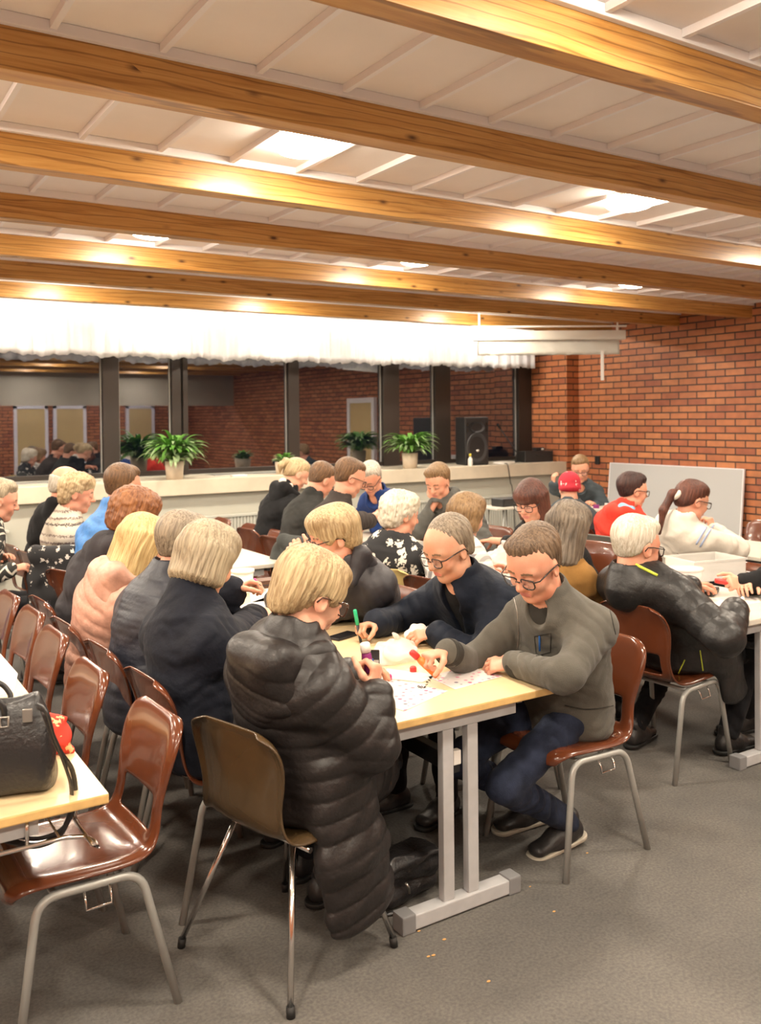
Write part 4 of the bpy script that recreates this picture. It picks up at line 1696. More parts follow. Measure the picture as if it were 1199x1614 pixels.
# ------------------------------------------------------------------ tables
def table(x0, x1, y0, y1, label, top='beech', edge='beech_edge', group=None, h=.72, nearleg=True, wires=False):
    cx, cy = (x0 + x1) / 2, (y0 + y1) / 2
    r = empty('folding_table', (cx, cy, 0), 0, label, 'table', group)
    hw, hl = (x1 - x0) / 2, (y1 - y0) / 2
    bm = bmesh.new()
    box(bm, -hw, hw, -hl, hl, h - .026, h - .0005, .004, mi=1)
    box(bm, -hw + .0015, hw - .0015, -hl + .0015, hl - .0015, h - .012, h, .0, mi=0)
    obj('tabletop', bm, None, r, mats=[M[top], M[edge]])
    for s_ in (-1, 1):
        y = s_ * (hl - .055)
        obj('apron', B(-hw + .10, hw - .17, y - .018, y + .018, h - .078, h - .0265, .003), M['table_frame'], r)
        for sx in (-.053, .053):
            obj('leg', B(sx - .0225, sx + .0225, y - .016, y + .016, .055, h - .079, .003), M['table_frame'], r)
        f = obj('foot', B(-.21, .21, y - .028, y + .028, .006, .055, .004), M['table_frame'], r)
        for sx in (-1, 1):
            obj('foot_cap', B(sx * .228 - .027, sx * .228 + .027, y - .031, y + .031, 0, .062, .005), M['frame_cap'], f)
        obj('clamp', B(-.012, .020, y - s_ * .02 - .012, y - s_ * .02 + .012, .50, .55, .003), M['white_plastic'], r)
    obj('rail', B(-.02, .02, -hl + .07, hl - .07, .47, .53, .003), M['black_plastic'], r)
    for sx in (-1, 1):
        obj('side_rail', B(sx * (hw - .12) - .012, sx * (hw - .12) + .012, -hl + .075, hl - .075, h - .06, h - .0265), M['frame_cap'], r)
    if wires:
        bm = bmesh.new()
        tube(bm, smooth_path([(-hw + .13, -hl + .03, h - .10), (hw - .11, -hl + .03, h - .10), (hw - .06, -hl + .06, h - .10), (hw - .06, hl - .06, h - .10)], 5), .006, n=8)
        for k in range(5):
            x = -hw + .18 + k * (2 * hw - .3) / 4
            tube(bm, [(x, -hl + .035, h - .10), (x, hl - .06, h - .10)], .0035, n=6)
        for x, y in ((hw - .06, -hl + .12), (hw - .06, hl - .12), (-hw + .15, -hl + .031), (hw - .2, -hl + .031)):
            tube(bm, [(x, y, h - .10), (x, y, h - .027)], .005, n=8)
        obj('wire_rack', bm, M['chrome'], r)
    return r


TBL = 'birch-topped folding tables'
table(1.436, 2.272, 2.385, 3.63, 'birch-topped table in front, bingo sheets lying on its near end', group=TBL)
table(1.43, 2.262, 3.635, 4.88, 'birch-topped table behind the front table, white bucket on it', group=TBL)
table(-.21, .640, 2.355, 4.10, 'birch-topped table at the left edge carrying the black handbag', group=TBL, wires=True)
table(1.95, 2.74, 5.50, 6.70, 'pale table by the empty chairs, below the big potted plant', 'top_white', 'top_white', group='pale tables at the back')
table(1.95, 2.74, 6.72, 7.9, 'pale table farthest back at the left, near the window ledge', 'top_white', 'top_white', group='pale tables at the back')
table(3.42, 4.08, 4.05, 5.25, 'pale table in the middle with white bags on it', 'top_white', 'top_white', group='pale tables at the back')
table(3.42, 4.08, 5.27, 6.6, 'pale table between the men in the far middle', 'top_white', 'top_white', group='pale tables at the back')
table(3.55, 4.36, 2.63, 3.85, 'pale table at the right edge with a white tub on it', 'top_white', 'top_white', group='pale tables at the back')
table(5.45, 6.15, 3.70, 4.95, 'pale table behind the clear box, right of the white-jacketed person', 'top_white', 'top_white', group='pale tables at the back')

# light folding table of the caller in the corner
p0 = WD(905, 790, 9.35)
t = empty('folding_table', (p0[0], p0[1], 0), math.radians(-32.4), 'narrow white folding table before the man in the corner', 'table')
obj('tabletop', B(-.46, .46, -.25, .25, .725, .75, .004), M['top_white'], t)
for s_ in (-1, 1):
    obj('leg', T([(s_ * .40, -.2, .724), (s_ * .10, .2, 0)], .011), M['black_plastic'], t)
    obj('leg', T([(s_ * .40, .2, .724), (s_ * .10, -.2, 0)], .011), M['black_plastic'], t)
obj('crossbar', T([(-.25, 0, .36), (.25, 0, .36)], .009), M['black_plastic'], t)

# small side table with a black box under the ledge
p1 = WD(800, 797, 9.6)
t = empty('side_table', (p1[0], p1[1], 0), 0, 'small pale side table under the window ledge', 'table')
hz = p1[2]
obj('tabletop', B(-.30, .22, -.18, .18, hz - .02, hz, .004), M['top_white'], t)
for s_ in (-1, 1):
    for q in (-1, 1):
        obj('leg', T([(-.04 + s_ * .12, q * .12, hz - .021), (-.04 + s_ * .17, q * .15, 0)], .009), M['steel_grey'], t)
SIDE = (p1[0], p1[1], hz)

# ------------------------------------------------------------------ the chairs, one by one
LC = 'brown shell chairs at the left table'
for x, y, a, lab in ((.625, 2.71, 183, 'empty glossy brown chair in the left foreground, turned to the left table'),
                     (.58, 3.33, 182, 'empty brown chair second along the left table, behind the foreground one'),
                     (.59, 3.97, 182, 'empty brown chair third along the left table'),
                     (.60, 4.47, 183, 'empty brown chair fourth along the left table, half hidden'),
                     (.58, 4.96, 184, 'empty brown chair farthest along the left table, cut by the photo edge')):
    chair('brown', x, y, a, lab, LC)
chair('olive', 1.27, 2.575, 16, 'dark olive shell chair with chrome legs under the woman in the long coat')
NC = 'brown shell chairs at the front tables'
for x, y, a, lab in ((1.24, 3.12, 4, 'brown chair under the person with the grey-blond bob'), (1.22, 3.62, 4, 'brown chair under the person in the dark quilted jacket'),
                     (1.20, 4.15, 4, 'brown chair under the person in the pink puffer'), (1.22, 4.74, 4, 'brown chair under the red-brown haired person in dark grey'),
                     (2.497, 2.595, 181, 'brown chair under the man in the grey half-zip sweater'), (2.60, 3.18, 185, 'brown chair under the man in the navy jacket'),
                     (2.36, 3.88, 185, 'brown chair under the person with clasped hands'), (2.38, 4.78, 184, 'empty brown chair at the right side of the second front table')):
    chair('brown', x, y, a, lab, NC)
chair('deep', 1.93, 5.14, 268, 'empty dark chair pushed in at the far end of the front tables')
BC = 'brown shell chairs at the back'
for x, y, a, lab in ((1.48, 6.5, 8, 'brown chair under the person in the patterned cream sweater'), (1.50, 5.62, 20, 'brown chair under the man in the blue puffer'),
                     (1.46, 6.95, 8, 'brown chair under the bald man in black'), (.86, 6.05, 8, 'brown chair under the person in the zig-zag cardigan'),
                     (1.39, 6.0, 60, 'brown chair with black-and-white coat hung over its back'),
                     (2.86, 5.85, 186, 'empty brown chair nearest of four by the radiator'), (2.87, 6.5, 184, 'empty brown chair second of four by the radiator'),
                     (2.88, 7.0, 183, 'empty brown chair third of four by the radiator'), (2.86, 7.62, 181, 'empty brown chair farthest of four by the radiator'),
                     (3.26, 6.78, 4, 'brown chair under the ponytailed person in black'), (3.2, 6.2, 4, 'brown chair under the person in the dark grey sweater'),
                     (3.08, 5.55, 5, 'brown chair under the man in the brown tee'), (3.14, 4.10, 5, 'brown chair under the plaid-shirted person'),
                     (4.38, 6.65, 186, 'brown chair under the white-haired person in blue'), (4.45, 5.62, 186, 'brown chair under the man leaning on his hand'),
                     (4.44, 4.5, 186, 'brown chair under the person with the dark red bob'), (4.5, 5.07, 186, 'empty brown chair left of the person with the dark red bob'),
                     (3.34, 3.52, 4, 'brown chair under the person in mustard'),
                     (3.53, 2.955, 4, 'brown chair under the white-haired man in the black jacket'), (6.5, 4.55, 184, 'brown chair at the right edge behind the pale table')):
    chair('brown', x, y, a, lab, BC)
chair('brown', 4.80, 2.87, 178, 'brown chair at the right edge under the person in black', BC)
chair('beige', 3.03, 4.64, 40, 'beige plastic chair under the person in the floral blouse')
chair('grey', 5.22, 4.78, 6, 'grey chair under the person in the red jacket')
chair('deep', 5.02, 4.05, 8, 'dark brown chair under the ponytailed person in white')
p = WD(912, 760, 9.9)
DJ = (p[0], p[1])
chair('deep', DJ[0], DJ[1], 232, 'dark chair under the man in the corner')
p = W(897, 767, 1.10)
CAP = (p[0], p[1])
chair('brown', CAP[0] - .1, CAP[1] - .1, 45, 'brown chair under the child in the red cap', BC)

# ------------------------------------------------------------------ hair colours
HB = hair_mat('blond_hair', (.255, .168, .082), (.55, .425, .245))
HBG = hair_mat('ash_blond_hair', (0.185, 0.141, 0.089), (0.444, 0.37, 0.252))
HY = hair_mat('golden_hair', (.37, .235, .085), (.63, .485, .235))
HG = hair_mat('grey_brown_hair', (0.118, 0.089, 0.063), (0.326, 0.266, 0.192))
HBR = hair_mat('brown_hair', (0.056, 0.028, 0.013), (0.178, 0.096, 0.044))
HLB = hair_mat('light_brown_hair', (0.118, 0.067, 0.03), (0.296, 0.185, 0.089))
HGD = hair_mat('dark_grey_brown_hair', (.060, .045, .032), (.21, .165, .12))
HMB = hair_mat('medium_brown_hair', (0.074, 0.046, 0.027), (0.222, 0.148, 0.092))
HRB = hair_mat('red_brown_hair', (0.104, 0.033, 0.012), (0.281, 0.118, 0.044))
HDR = hair_mat('dark_red_hair', (0.033, 0.01, 0.007), (0.126, 0.041, 0.024))
HD = hair_mat('dark_hair', (0.013, 0.006, 0.006), (0.063, 0.026, 0.021))
HW = hair_mat('white_hair', (0.437, 0.37, 0.269), (0.739, 0.689, 0.588))
HSG = hair_mat('silver_hair', (0.286, 0.252, 0.202), (0.588, 0.554, 0.47))

# cloth colours
C_black_puff = puffer_mat('black_puffer', (.0125, .0100, .0100), .44)
C_navy = fabric('navy_cloth', (.009, .0105, .017), .75, bump=.5, bscale=60.)
C_navy_puff = puffer_mat('navy_puffer', (.016, .018, .028), .5)
C_pink = puffer_mat('pink_puffer', (.50, .27, .20), .5)
C_dgrey = fabric('dark_grey_coat', (.034, .031, .035), .8)
C_blue = puffer_mat('blue_puffer', (.045, .19, .50), .5)
C_black = fabric('black_cloth', (.012, .012, .013), .9)
C_grey = fabric('grey_fleece', (.092, .086, .073), .95, var=.14, sheen=.12)
C_navyq = fabric('navy_quilted', (.009, .0125, .022), .6, bump=.6, bscale=40.)
C_gpuff = puffer_mat('graphite_puffer', (.028, .026, .031), .5)
C_tee = fabric('brown_tee', (.042, .034, .031), .9)
C_char = fabric('charcoal_sweater', (.034, .034, .032), .95)
C_bluef = fabric('royal_blue_fleece', (.020, .045, .16), .9)
C_hoodie = fabric('grey_hoodie', (.09, .09, .083), .95)
C_must = fabric('mustard_knit', (.26, .135, .040), .9)
C_red = fabric('red_jacket', (.62, .045, .028), .7)
C_white = fabric('white_jacket', (.62, .57, .50), .7, var=.05)
C_leather = puffer_mat('black_leather_jacket', (.012, .011, .011), .40)
C_grey2 = fabric('slate_sweater', (.055, .068, .078), .9)
C_spark = stripes_mat('black_knit_with_pale_flecks', [(0, (.013, .013, .014)), (.80, (.10, .10, .095)), (.86, (.013, .013, .014))], .03, noise=5.)
C_stripe = stripes_mat('black_top_with_white_stripes', [(0, (.014, .014, .014)), (.72, (.55, .52, .48)), (.86, (.014, .014, .014))], .028, noise=1.6)
C_fair = stripes_mat('cream_patterned_knit', [(0, (.50, .45, .37)), (.30, (.09, .075, .07)), (.38, (.46, .41, .33)), (.55, (.17, .13, .12)), (.62, (.55, .50, .42)), (.86, (.20, .16, .14)), (.92, (.5, .45, .37))], .16, noise=.25)
C_zig = stripes_mat('zigzag_cardigan', [(0, (.035, .035, .033)), (.5, (.60, .56, .48)), (.78, (.035, .035, .033))], .060, zig=.05)
C_flor = floral_mat('floral_blouse', (.012, .012, .014), (.66, .62, .55), 19., .44, .50)
C_dk = fabric('dark_grey_rib', (.035, .033, .029), .9)
C_sky = fabric('light_blue_lining', (.22, .42, .60), .9)
C_plaid = plaid_mat('plaid_shirt')
C_tee_black = fabric('black_tee', (.010, .010, .011), .95)
C_blouse = fabric('pale_pink_collar', (.62, .45, .45), .8)

G = (.0035, 26)
P = {}


def person_at(key, **sp):
    P[key] = sp
    person(sp)
    return sp


# ---- the near table, left side
q = (.064, .0095)
p1 = person_at('coat', label='person in a long black puffer coat with short blond hair, back turned, in front', near=1, yaw=16, hip=(1.30, 2.583), head=W(489, 940, 1.135), hyaw=2, hpitch=26, S=1.10, fem=1,
               hair=('crop', HB, .005), glasses=M['spectacle_brown'], top=C_black_puff, topname='puffer_coat', th=.038, quilt=q, arm=.006, len='thigh', hood=(.074, .085), wide=1.02, skin='skin_a', hc=.0048,
               rw=W(586, 1098, .83), re=W(585, 1172, .70), rd=(.30, .15, .9), rn=(.6, -.75, .1), rc=1.2, lw=(1.56, 2.68, .80), ld=(.6, -.3, .2),
               rf=(1.50, 2.74, .10), lf=(1.52, 2.94, .10), wr=(.0028, 40), strand=.0028, sfreq=22, inner=C_blouse, innername='collar', collar=.045,
               extra=[seg((.19, .00, .62), (.225, .03, .36), .11, .14, .080, .062, None, (0, 1, 0), .06, quilt=q), seg((.225, .03, .36), (.24, .06, .17), .14, .145, .060, .050, .05, (0, 1, 0), .05, quilt=q, s0=.26),
                      seg((-.17, -.02, .56), (-.20, .04, .42), .12, .13, .07, .06, None, (0, 1, 0), .05, quilt=q)])
person_at('bob', label='person in a plain navy jacket with an ash-blond bob, second from the front at left', near=1, yaw=6, hip=(1.17, 3.10), head=W(326, 884, 1.165), hyaw=22, hpitch=24, S=1.10, fem=1,
          hair=('bob', HBG, .010), top=C_navy, th=.030, arm=.014, len='thigh', collar=.05, rw=WD(398, 974, 3.80), lw=WD(366, 933, 3.72), ld=(.8, -.3, .35), rd=(.9, .1, .1), lc=.8, strand=.0026, sfreq=24, hc=.006)
person_at('quilted', label='person with short grey-brown hair in a dark quilted jacket beside the ash-blond bob', near=1, yaw=5, hip=(1.15, 3.60), head=W(289, 862, 1.165), hyaw=10, hpitch=18, S=1.08,
          hair=('short', HG, .008), top=C_navy_puff, th=.040, quilt=(.060, .0095), arm=.006, len='hip', collar=.05, hc=.006)
person_at('pink', label='person in a pale pink hooded puffer with golden blond hair', near=1, yaw=6, hip=(1.12, 4.14), head=W(224, 860, 1.13), hyaw=18, hpitch=26, S=1.08, fem=1,
          hair=('long', HY, .006), top=C_pink, th=.040, quilt=(.060, .0105), wr=(.0006, 30), arm=.006, len='thigh', hood=(.070, .055), hc=.0065, strand=.003, sfreq=16)
person_at('redbrown', label='person with curly red-brown hair in a dark grey hooded coat', yaw=8, hip=(1.16, 4.70), head=W(212, 817, 1.21), hyaw=14, hpitch=22, S=1.10, fem=1,
          hair=('curly', HRB, .010), top=C_dgrey, th=.035, arm=.010, len='thigh', hood=(.062, .05), hc=.0075)

# ---- the near table, right side
p10 = person_at('halfzip', label='man in a grey half-zip sweater and jeans leaning over the front table with glasses', near=1, yaw=183, hip=(2.535, 2.61), head=W(842, 889, 1.15), hyaw=192, hpitch=30, hroll=-4, S=1.12, jowl=1, stache=0,
                hair=('short', HMB, .0015), glasses=True, cuff=C_dk, inner=C_dk, innername='collar', top=C_grey, topname='sweater', th=.018, arm=.006, belly=.05, wide=1.05, len='hip', collar=.045, colr=.072, skin='skin_b', pants=M['jeans'], browm=M['brow'], hc=.005,
                rw=W(704, 1027, .825), rpole=(.2, .55, -.8), rd=(-.95, .08, -.10), rn=(-.25, .1, 1), rc=1.2, lw=W(812, 1047, .765), le=W(889, 1066, .785), ld=(-.55, .75, -.1), ln=(-.5, -.2, .9), lc=.5,
                lf=W(893, 1292, .105), rf=W(838, 1262, .10), lfd=(-.96, .06, -.14), rfd=(-.95, .12, -.05), lkp=(-1, -.15, .9), solem=M['sole'], wr=(.0045, 22))
p11 = person_at('navyman', label='man in a navy quilted jacket with swept-back hair and black glasses, writing', near=1, yaw=187, hip=(2.64, 3.20), head=W(706, 866, 1.135), hyaw=186, hpitch=24, S=1.10, jowl=.8,
                hair=('swept', HG, .002), glasses=True, top=C_navyq, th=.028, arm=.012, belly=.03, wide=1.05, len='hip', collar=.05, vneck=1, inner=C_tee_black, skin='skin_c', hc=.0055, quilt=(.05, .004),
                rw=W(592, 982, .79), rd=(-.95, -.12, -.02), rn=(-.05, .25, 1), rc=1.1, rpole=(.1, .8, -.5), lw=W(690, 1000, .77), lpole=(.3, -.9, -.4), ld=(-.85, .35, -.05), lc=.5)
p12 = person_at('clasped', label='person in a graphite hooded puffer with blond hair, hands clasped before the face', near=1, yaw=186, hip=(2.40, 3.87), head=W(524, 848, 1.145), hyaw=172, hpitch=14, S=1.08, fem=1, h=.005,
                hair=('crop', HB, .010), glasses=True, top=C_gpuff, th=.034, quilt=(.060, .008), arm=.008, hood=(.060, .04), skin='skin_b', hc=.006,
                rw=W(484, 884, 1.01), rd=(-.55, -.25, .75), rn=(-.5, .5, .6), rc=1.25, rpole=(.1, .5, -.9), lw=W(476, 886, 1.00), ld=(-.45, .1, .85), ln=(-.6, -.6, .4), lc=1.2, lpole=(.1, -.5, -.9), wr=(.003, 30))

# ---- the far left group
person_at('bluepuff', label='man in a bright blue puffer with cropped brown hair, seen from behind', yaw=18, hip=(1.47, 5.60), head=W(194, 768, 1.285), hyaw=22, hpitch=12, S=1.12,
          hair=('short', HBR, .002), top=C_blue, th=.032, quilt=(.085, .007), arm=.008, collar=.055, skin='skin_b')
person_at('cream', label='person in a cream patterned knit sweater with curly blond hair, in profile', yaw=8, hip=(1.46, 6.5), head=W(122, 778, 1.195), hyaw=-20, hpitch=14, S=1.12, fem=1,
          hair=('curly', HB, .000), top=C_fair, topname='sweater', th=.022, collar=.03, skin='skin_b')
person_at('bald', label='bald man in a black sweater behind the patterned cream sweater', yaw=8, hip=(1.44, 6.95), head=W(104, 766, 1.235), hyaw=10, hpitch=16, S=1.12, hair=('bald', HSG, .0), top=C_black, topname='sweater', th=.02, skin='skin_b')
person_at('zigzag', label='person in a black-and-white zig-zag cardigan at the far left edge', yaw=6, hip=(.80, 6.05), head=W(0, 790, 1.18), hyaw=-8, hpitch=16, S=1.1, rw=(1.0, 5.85, .79), lw=(1.0, 6.2, .79), hair=('short', HBG, .006), top=C_zig, topname='cardigan', th=.025, skin='skin_b')

# ---- the middle tables
person_at('pony', label='person with a blond ponytail in a black hoodie by the window ledge', yaw=12, hip=(3.19, 6.76), head=W(467, 748, 1.235), hyaw=-8, hpitch=30, S=1.06, fem=1, hair=('pony', HB, .0), top=C_black, topname='hoodie', th=.022, hood=(.055, .03), lining=C_white,
          tail=[(0, -.09, .06), (0, -.125, .05), (0, -.15, .0), (0, -.13, -.05)])
person_at('charcoal', label='dark-haired person in a dark grey sweater, back turned, beside the ponytail', yaw=6, hip=(3.14, 6.19), head=W(507, 758, 1.215), hyaw=0, hpitch=34, S=1.08, hair=('short', HBR, .004), top=C_char, topname='sweater', th=.022, skin='skin_b')
person_at('browntee', label='man in a brown-grey tee with bare forearms and glasses, bent over the table', yaw=4, hip=(3.02, 5.55), head=W(551, 754, 1.265), hyaw=-14, hpitch=24, S=1.12, wide=1.12, hair=('short', HBR, .001), glasses=True, top=C_tee, topname='tee', th=.014, arm=.010, sleeve=.4,
          rw=WD(602, 806, 6.95), rpole=(-.1, -.7, -.8), skin='skin_b', collar=.02)
person_at('blueold', label='white-haired person in a royal blue fleece looking down, facing the camera', yaw=200, hip=(4.36, 6.68), head=W(584, 755, 1.195), hyaw=212, hpitch=38, S=1.08, hair=('short', HSG, .004), glasses=True, top=C_bluef, topname='fleece', th=.03, skin='skin_b')
person_at('leaning', label='young man in a grey hoodie resting his face on one hand', yaw=200, hip=(4.42, 5.60), head=W(690, 760, 1.20), hyaw=206, hpitch=28, S=1.08, hair=('short', HLB, .006), top=C_hoodie, topname='hoodie', th=.026, hood=(.05, .03), skin='skin_b',
          rw=WD(685, 793, 6.93), rd=(-.05, -.05, 1), rn=(-.6, -.6, .0), rc=.35, rpole=(-.5, .3, -.9))
person_at('floral', label='person with curly white hair in a black blouse with pale flowers', yaw=40, hip=(3.01, 4.62), head=W(631, 812, 1.10), hyaw=-8, hpitch=12, S=1.12, fem=1, hair=('curly', HW, .004), top=C_flor, topname='blouse', th=.026, arm=.008, collar=.02, skin='skin_b')
person_at('plaid', label='person with wavy light brown hair in a grey plaid shirt, behind the navy jacket', yaw=8, hip=(3.10, 4.10), head=W(735, 814, 1.11), hyaw=4, hpitch=14, S=1.08, fem=1, hair=('bob', HLB, .006), top=C_plaid, topname='shirt', th=.022, skin='skin_b', curl=.003)
person_at('redbob', label='person with a dark red fringed bob in a black flecked cardigan over a striped top', yaw=206, hip=(4.40, 4.5), head=W(836, 790, 1.14), hyaw=200, hpitch=22, S=1.12, fem=1, hair=('bobfringe', HDR, .004), glasses=True, top=C_spark, topname='cardigan', th=.026, vneck=1,
          inner=C_stripe, skin='skin_b', lw=W(775, 852, .80), sleeve=.55, lpole=(.2, -.9, -.6), rw=(3.98, 4.62, .78))
person_at('mustard', label='person with long grey-brown hair in a mustard sweater, back turned', near=1, h=.006, yaw=10, hip=(3.30, 3.50), head=W(897, 834, 1.11), hyaw=14, hpitch=18, S=1.10, fem=1, hair=('long', HGD, .008), top=C_must, topname='sweater', th=.022, skin='skin_b', hc=.0065, strand=.003, sfreq=15)

# ---- the right side
p26 = person_at('leather', label='man with white hair in a black padded jacket', near=1, h=.0048, yaw=6, hip=(3.62, 2.965), head=W(1003, 862, 1.065), hyaw=-8, hpitch=12, S=1.14, jowl=1,
                hair=('short', HW, .006), glasses=True, top=C_leather, th=.036, quilt=(.085, .005), arm=.010, belly=.03, wide=1.05, len='hip', collar=.05, skin='skin_b', hc=.0055, wr=(.0045, 20), inner=M['lime'], innername='lining',
                rw=W(1158, 962, .78), rpole=(-.1, -.85, -.5), lw=(3.90, 3.10, .79), rd=(.9, .25, .05), ld=(.9, -.15, .05),
                rf=(3.86, 2.84, .10), lf=(3.55, 3.16, .10),
                extra=[seg((.205, .08, .66), (.235, .14, .34), .13, .10, .055, .04, .05, (0, 1, 0), .05)])
person_at('red', label='short dark-haired person in a red jacket with a light blue hood lining', yaw=4, hip=(5.20, 4.79), head=W(997, 774, 1.135), hyaw=-22, hpitch=10, S=1.06, hair=('short', HD, .006), glasses=True, top=C_red, th=.030, arm=.008, hood=(.058, .04), lining=C_sky, collar=.05, skin='skin_b')
p25 = person_at('white', label='person with a long dark ponytail in a white jacket with blue stripes', yaw=-6, hip=(5.0, 4.06), head=W(1090, 790, 1.135), hyaw=-18, hpitch=16, S=1.08, fem=1, hair=('pony', HDR, .002), glasses=True, top=C_white, th=.032, arm=.010, collar=.04, skin='skin_b',
                tail=[(0, -.105, .03), (-.01, -.135, .01), (-.015, -.165, -.10), (-.02, -.15, -.24)], rw=WD(1126, 838, 6.05), re=WD(1160, 866, 5.95), rd=(-.1, .3, .9), rc=1.0)
p22 = person_at('corner', label='man in a slate grey sweater sitting in the corner by the brick wall', yaw=232, hip=(DJ[0], DJ[1]), head=WD(914, 740, 9.62), hyaw=226, hpitch=20, S=1.14, hair=('short', HLB, .004), glasses=True, top=C_grey2, topname='sweater', th=.02, wide=1.1, skin='skin_b', collar=.045,
                rw=WD(872, 764, 9.3), rd=(.1, .1, 1))
p23 = person_at('cap', label='child in a red patterned cap before the man in the corner', yaw=45, hip=(CAP[0] - .12, CAP[1] - .12), head=W(897, 770, 1.10), hyaw=60, hpitch=10, S=1.02, hair=None, top=C_grey2, topname='sweater', th=.02, cat='child', skin='skin_a')
p27 = person_at('blacksleeve', label='person in black at the right edge, only an arm holding a red marker showing', yaw=178, hip=(4.72, 2.86), head=(4.55, 2.80, 1.16), hyaw=185, S=1.08, hair=('short', HBR, .0), top=C_black, topname='sweater', th=.02, arm=.012, near=1, h=.006, hc=.0075,
                lw=W(1172, 918, .80), ld=(-.9, .12, .1), ln=(-.2, -.8, .5), lc=1.2, lpole=(.3, -.8, -.5), rw=(4.25, 3.0, .78))

def stick(name, a, b_, prof, mats, label, cat):
    """turned body along a to b_; prof rows are (fraction, radius, material index)"""
    ln = float(np.linalg.norm(np.asarray(b_) - np.asarray(a)))
    root = None
    idx = sorted({m for _, _, m in prof}, key=lambda m: min(f for f, _, k in prof if k == m))
    for m in idx:
        rows = [(r, f * ln) for f, r, k in prof if k == m]
        rows = [(0, rows[0][1])] + rows + [(0, rows[-1][1])]
        o = obj(name if root is None else mats[m][0], LA(rows, n=16), mats[m][1], root)
        if root is None:
            root = o
    between(root, tuple(a), tuple(b_))
    return tag(root, label, cat)


# ------------------------------------------------------------------ details worn by the people
trace(p10, 'zip', [(808, 938), (815, 965), (817, 1000), (815, 1025)], .0022, M['zip'])
trace(p10, 'seam', [(905, 912), (935, 925), (958, 955), (970, 1000)], .0020, C_dk)
trace(p10, 'pocket', [(842, 1003), (868, 998), (867, 1028), (845, 1034), (842, 1003)], .0018, C_dk, curve=False)
trace(p10, 'hem_seam', [(985, 1108), (930, 1118), (890, 1112)], .0025, C_dk)
trace(p26, 'zip', [(1079, 1040), (1066, 1070), (1063, 1098)], .0028, M['lime'])
trace(p26, 'zip', [(1103, 1025), (1109, 1070), (1110, 1100), (1110, 1130)], .0028, M['lime'])
for a, b_ in (((1134, 816), (1103, 862)), ((1128, 812), (1097, 858))):
    trace(p25, 'stripe', [a, ((a[0] + b_[0]) / 2 - 2, (a[1] + b_[1]) / 2), b_], .006, fabric('pale_blue_stripe_%d' % a[0], (.30, .36, .52)))
bm = bmesh.new()
tube(bm, [(.022 * math.cos(t_), -.112 + .012 * math.sin(t_), .018 + .024 * math.sin(t_)) for t_ in np.linspace(0, 2 * math.pi, 16, endpoint=False)], .017, n=10, closed=True)
sc_ = obj('hair_tie', bm, C_white, p25['root'], True)
sc_.matrix_local = p25['Hm']
trace(p26, 'collar_edge', [(984, 879), (1008, 893), (1036, 907)], .007, M['lime'])
# the child's knitted cap
C_cap = floral_mat('red_cap_with_pale_print', (.42, .018, .035), (.70, .55, .52), 20., .32, .38)
cp = sdf_obj('cap', [ell((0, -.012, .050), (.088, .108, .092), k=.02), ell((0, -.02, .0), (.088, .105, .05), k=.02), plane((0, 0, -.015), (0, .25, -1), .01), ell((0, .135, -.03), (.075, .08, .075), k=.01, op='sub')], .006, C_cap, p23['root'], strands(.0015, 30), .003)
cp.matrix_local = p23['Hm']
pp = on_top(p10, [np.array([0, 0, CAM_H])], [ray(849, 1005)])
if pp:
    g0 = p10['Rw'] @ pp[0] + p10['base']
    stick('ballpoint_pen', tuple(g0 + V3(0, -.004, -.05)), tuple(g0 + V3(-.002, -.006, .025)), [(0, .004, 0), (.9, .004, 0), (1, .003, 0)], [('barrel', M['blue'])], 'blue pen clipped in the chest pocket of the man in grey', 'pen')
# watch on the man's resting wrist
Sx, El, wt = p10['fn']['arms'][-1]
d_ = unit(wt - El)
x_ = unit(np.cross(d_, V3(0, 0, 1)))
y_ = np.cross(d_, x_)
bm = bmesh.new()
cw = wt + d_ * .004
tube(bm, [cw + x_ * .033 * math.cos(t_) + y_ * .027 * math.sin(t_) for t_ in np.linspace(0, 2 * math.pi, 20, endpoint=False)], .006, n=8, closed=True)
obj('wristwatch', bm, M['zip'], p10['root'], True)

# ------------------------------------------------------------------ things held in hands
def held(sp, side, off0, off1, up=None):
    """end points about a grip, offsets in pixels of the photograph at the grip's distance"""
    g = sp['grips'][side]
    v = CAM_M @ (g - np.array([0, 0, CAM_H]))
    px, py = 599.5 + FPX * v[0] / v[2], CYPX - FPX * v[1] / v[2]
    return WD(px + off0[0], py + off0[1], v[2] + off0[2]), WD(px + off1[0], py + off1[1], v[2] + off1[2])


DAUB = [(0, .012, 0), (.06, .0145, 0), (.62, .0145, 0), (.72, .011, 0), (.721, .0105, 1), (.90, .010, 1), (1., .006, 1)]
a, b_ = held(p10, 1, (22, 20, 0), (-24, -22, .0))
stick('dauber', a, b_, [(0, .009, 0), (.08, .010, 0), (.081, .0145, 1), (.62, .0145, 1), (.75, .010, 1), (.751, .013, 2), (.96, .013, 2), (1, .009, 2)],
      [('base_cap', M['white_plastic']), ('bottle', M['orange']), ('cap', M['red'])], 'orange bingo dauber with a red tip in the hand of the man in grey', 'bingo dauber')
a, b_ = held(p1, 1, (2, 16, 0), (-6, -30, -.005))
stick('dauber', a, b_, [(0, .014, 0), (.1, .0155, 0), (.62, .0155, 0), (.70, .012, 0), (.701, .0165, 1), (.96, .0165, 1), (1, .014, 1)],
      [('bottle', M['purple']), ('cap', M['white_plastic'])], 'purple bingo dauber with a white end held by the person in the puffer coat', 'bingo dauber')
a, b_ = held(p11, 1, (4, 26, 0), (-8, -38, .0))
stick('marker_pen', a, b_, [(0, .003, 0), (.1, .006, 0), (.62, .0075, 0), (.621, .0085, 1), (.97, .0085, 1), (1, .006, 1)],
      [('barrel', M['black_plastic']), ('cap', M['green'])], 'marker pen with a green cap held by the man in navy', 'pen')
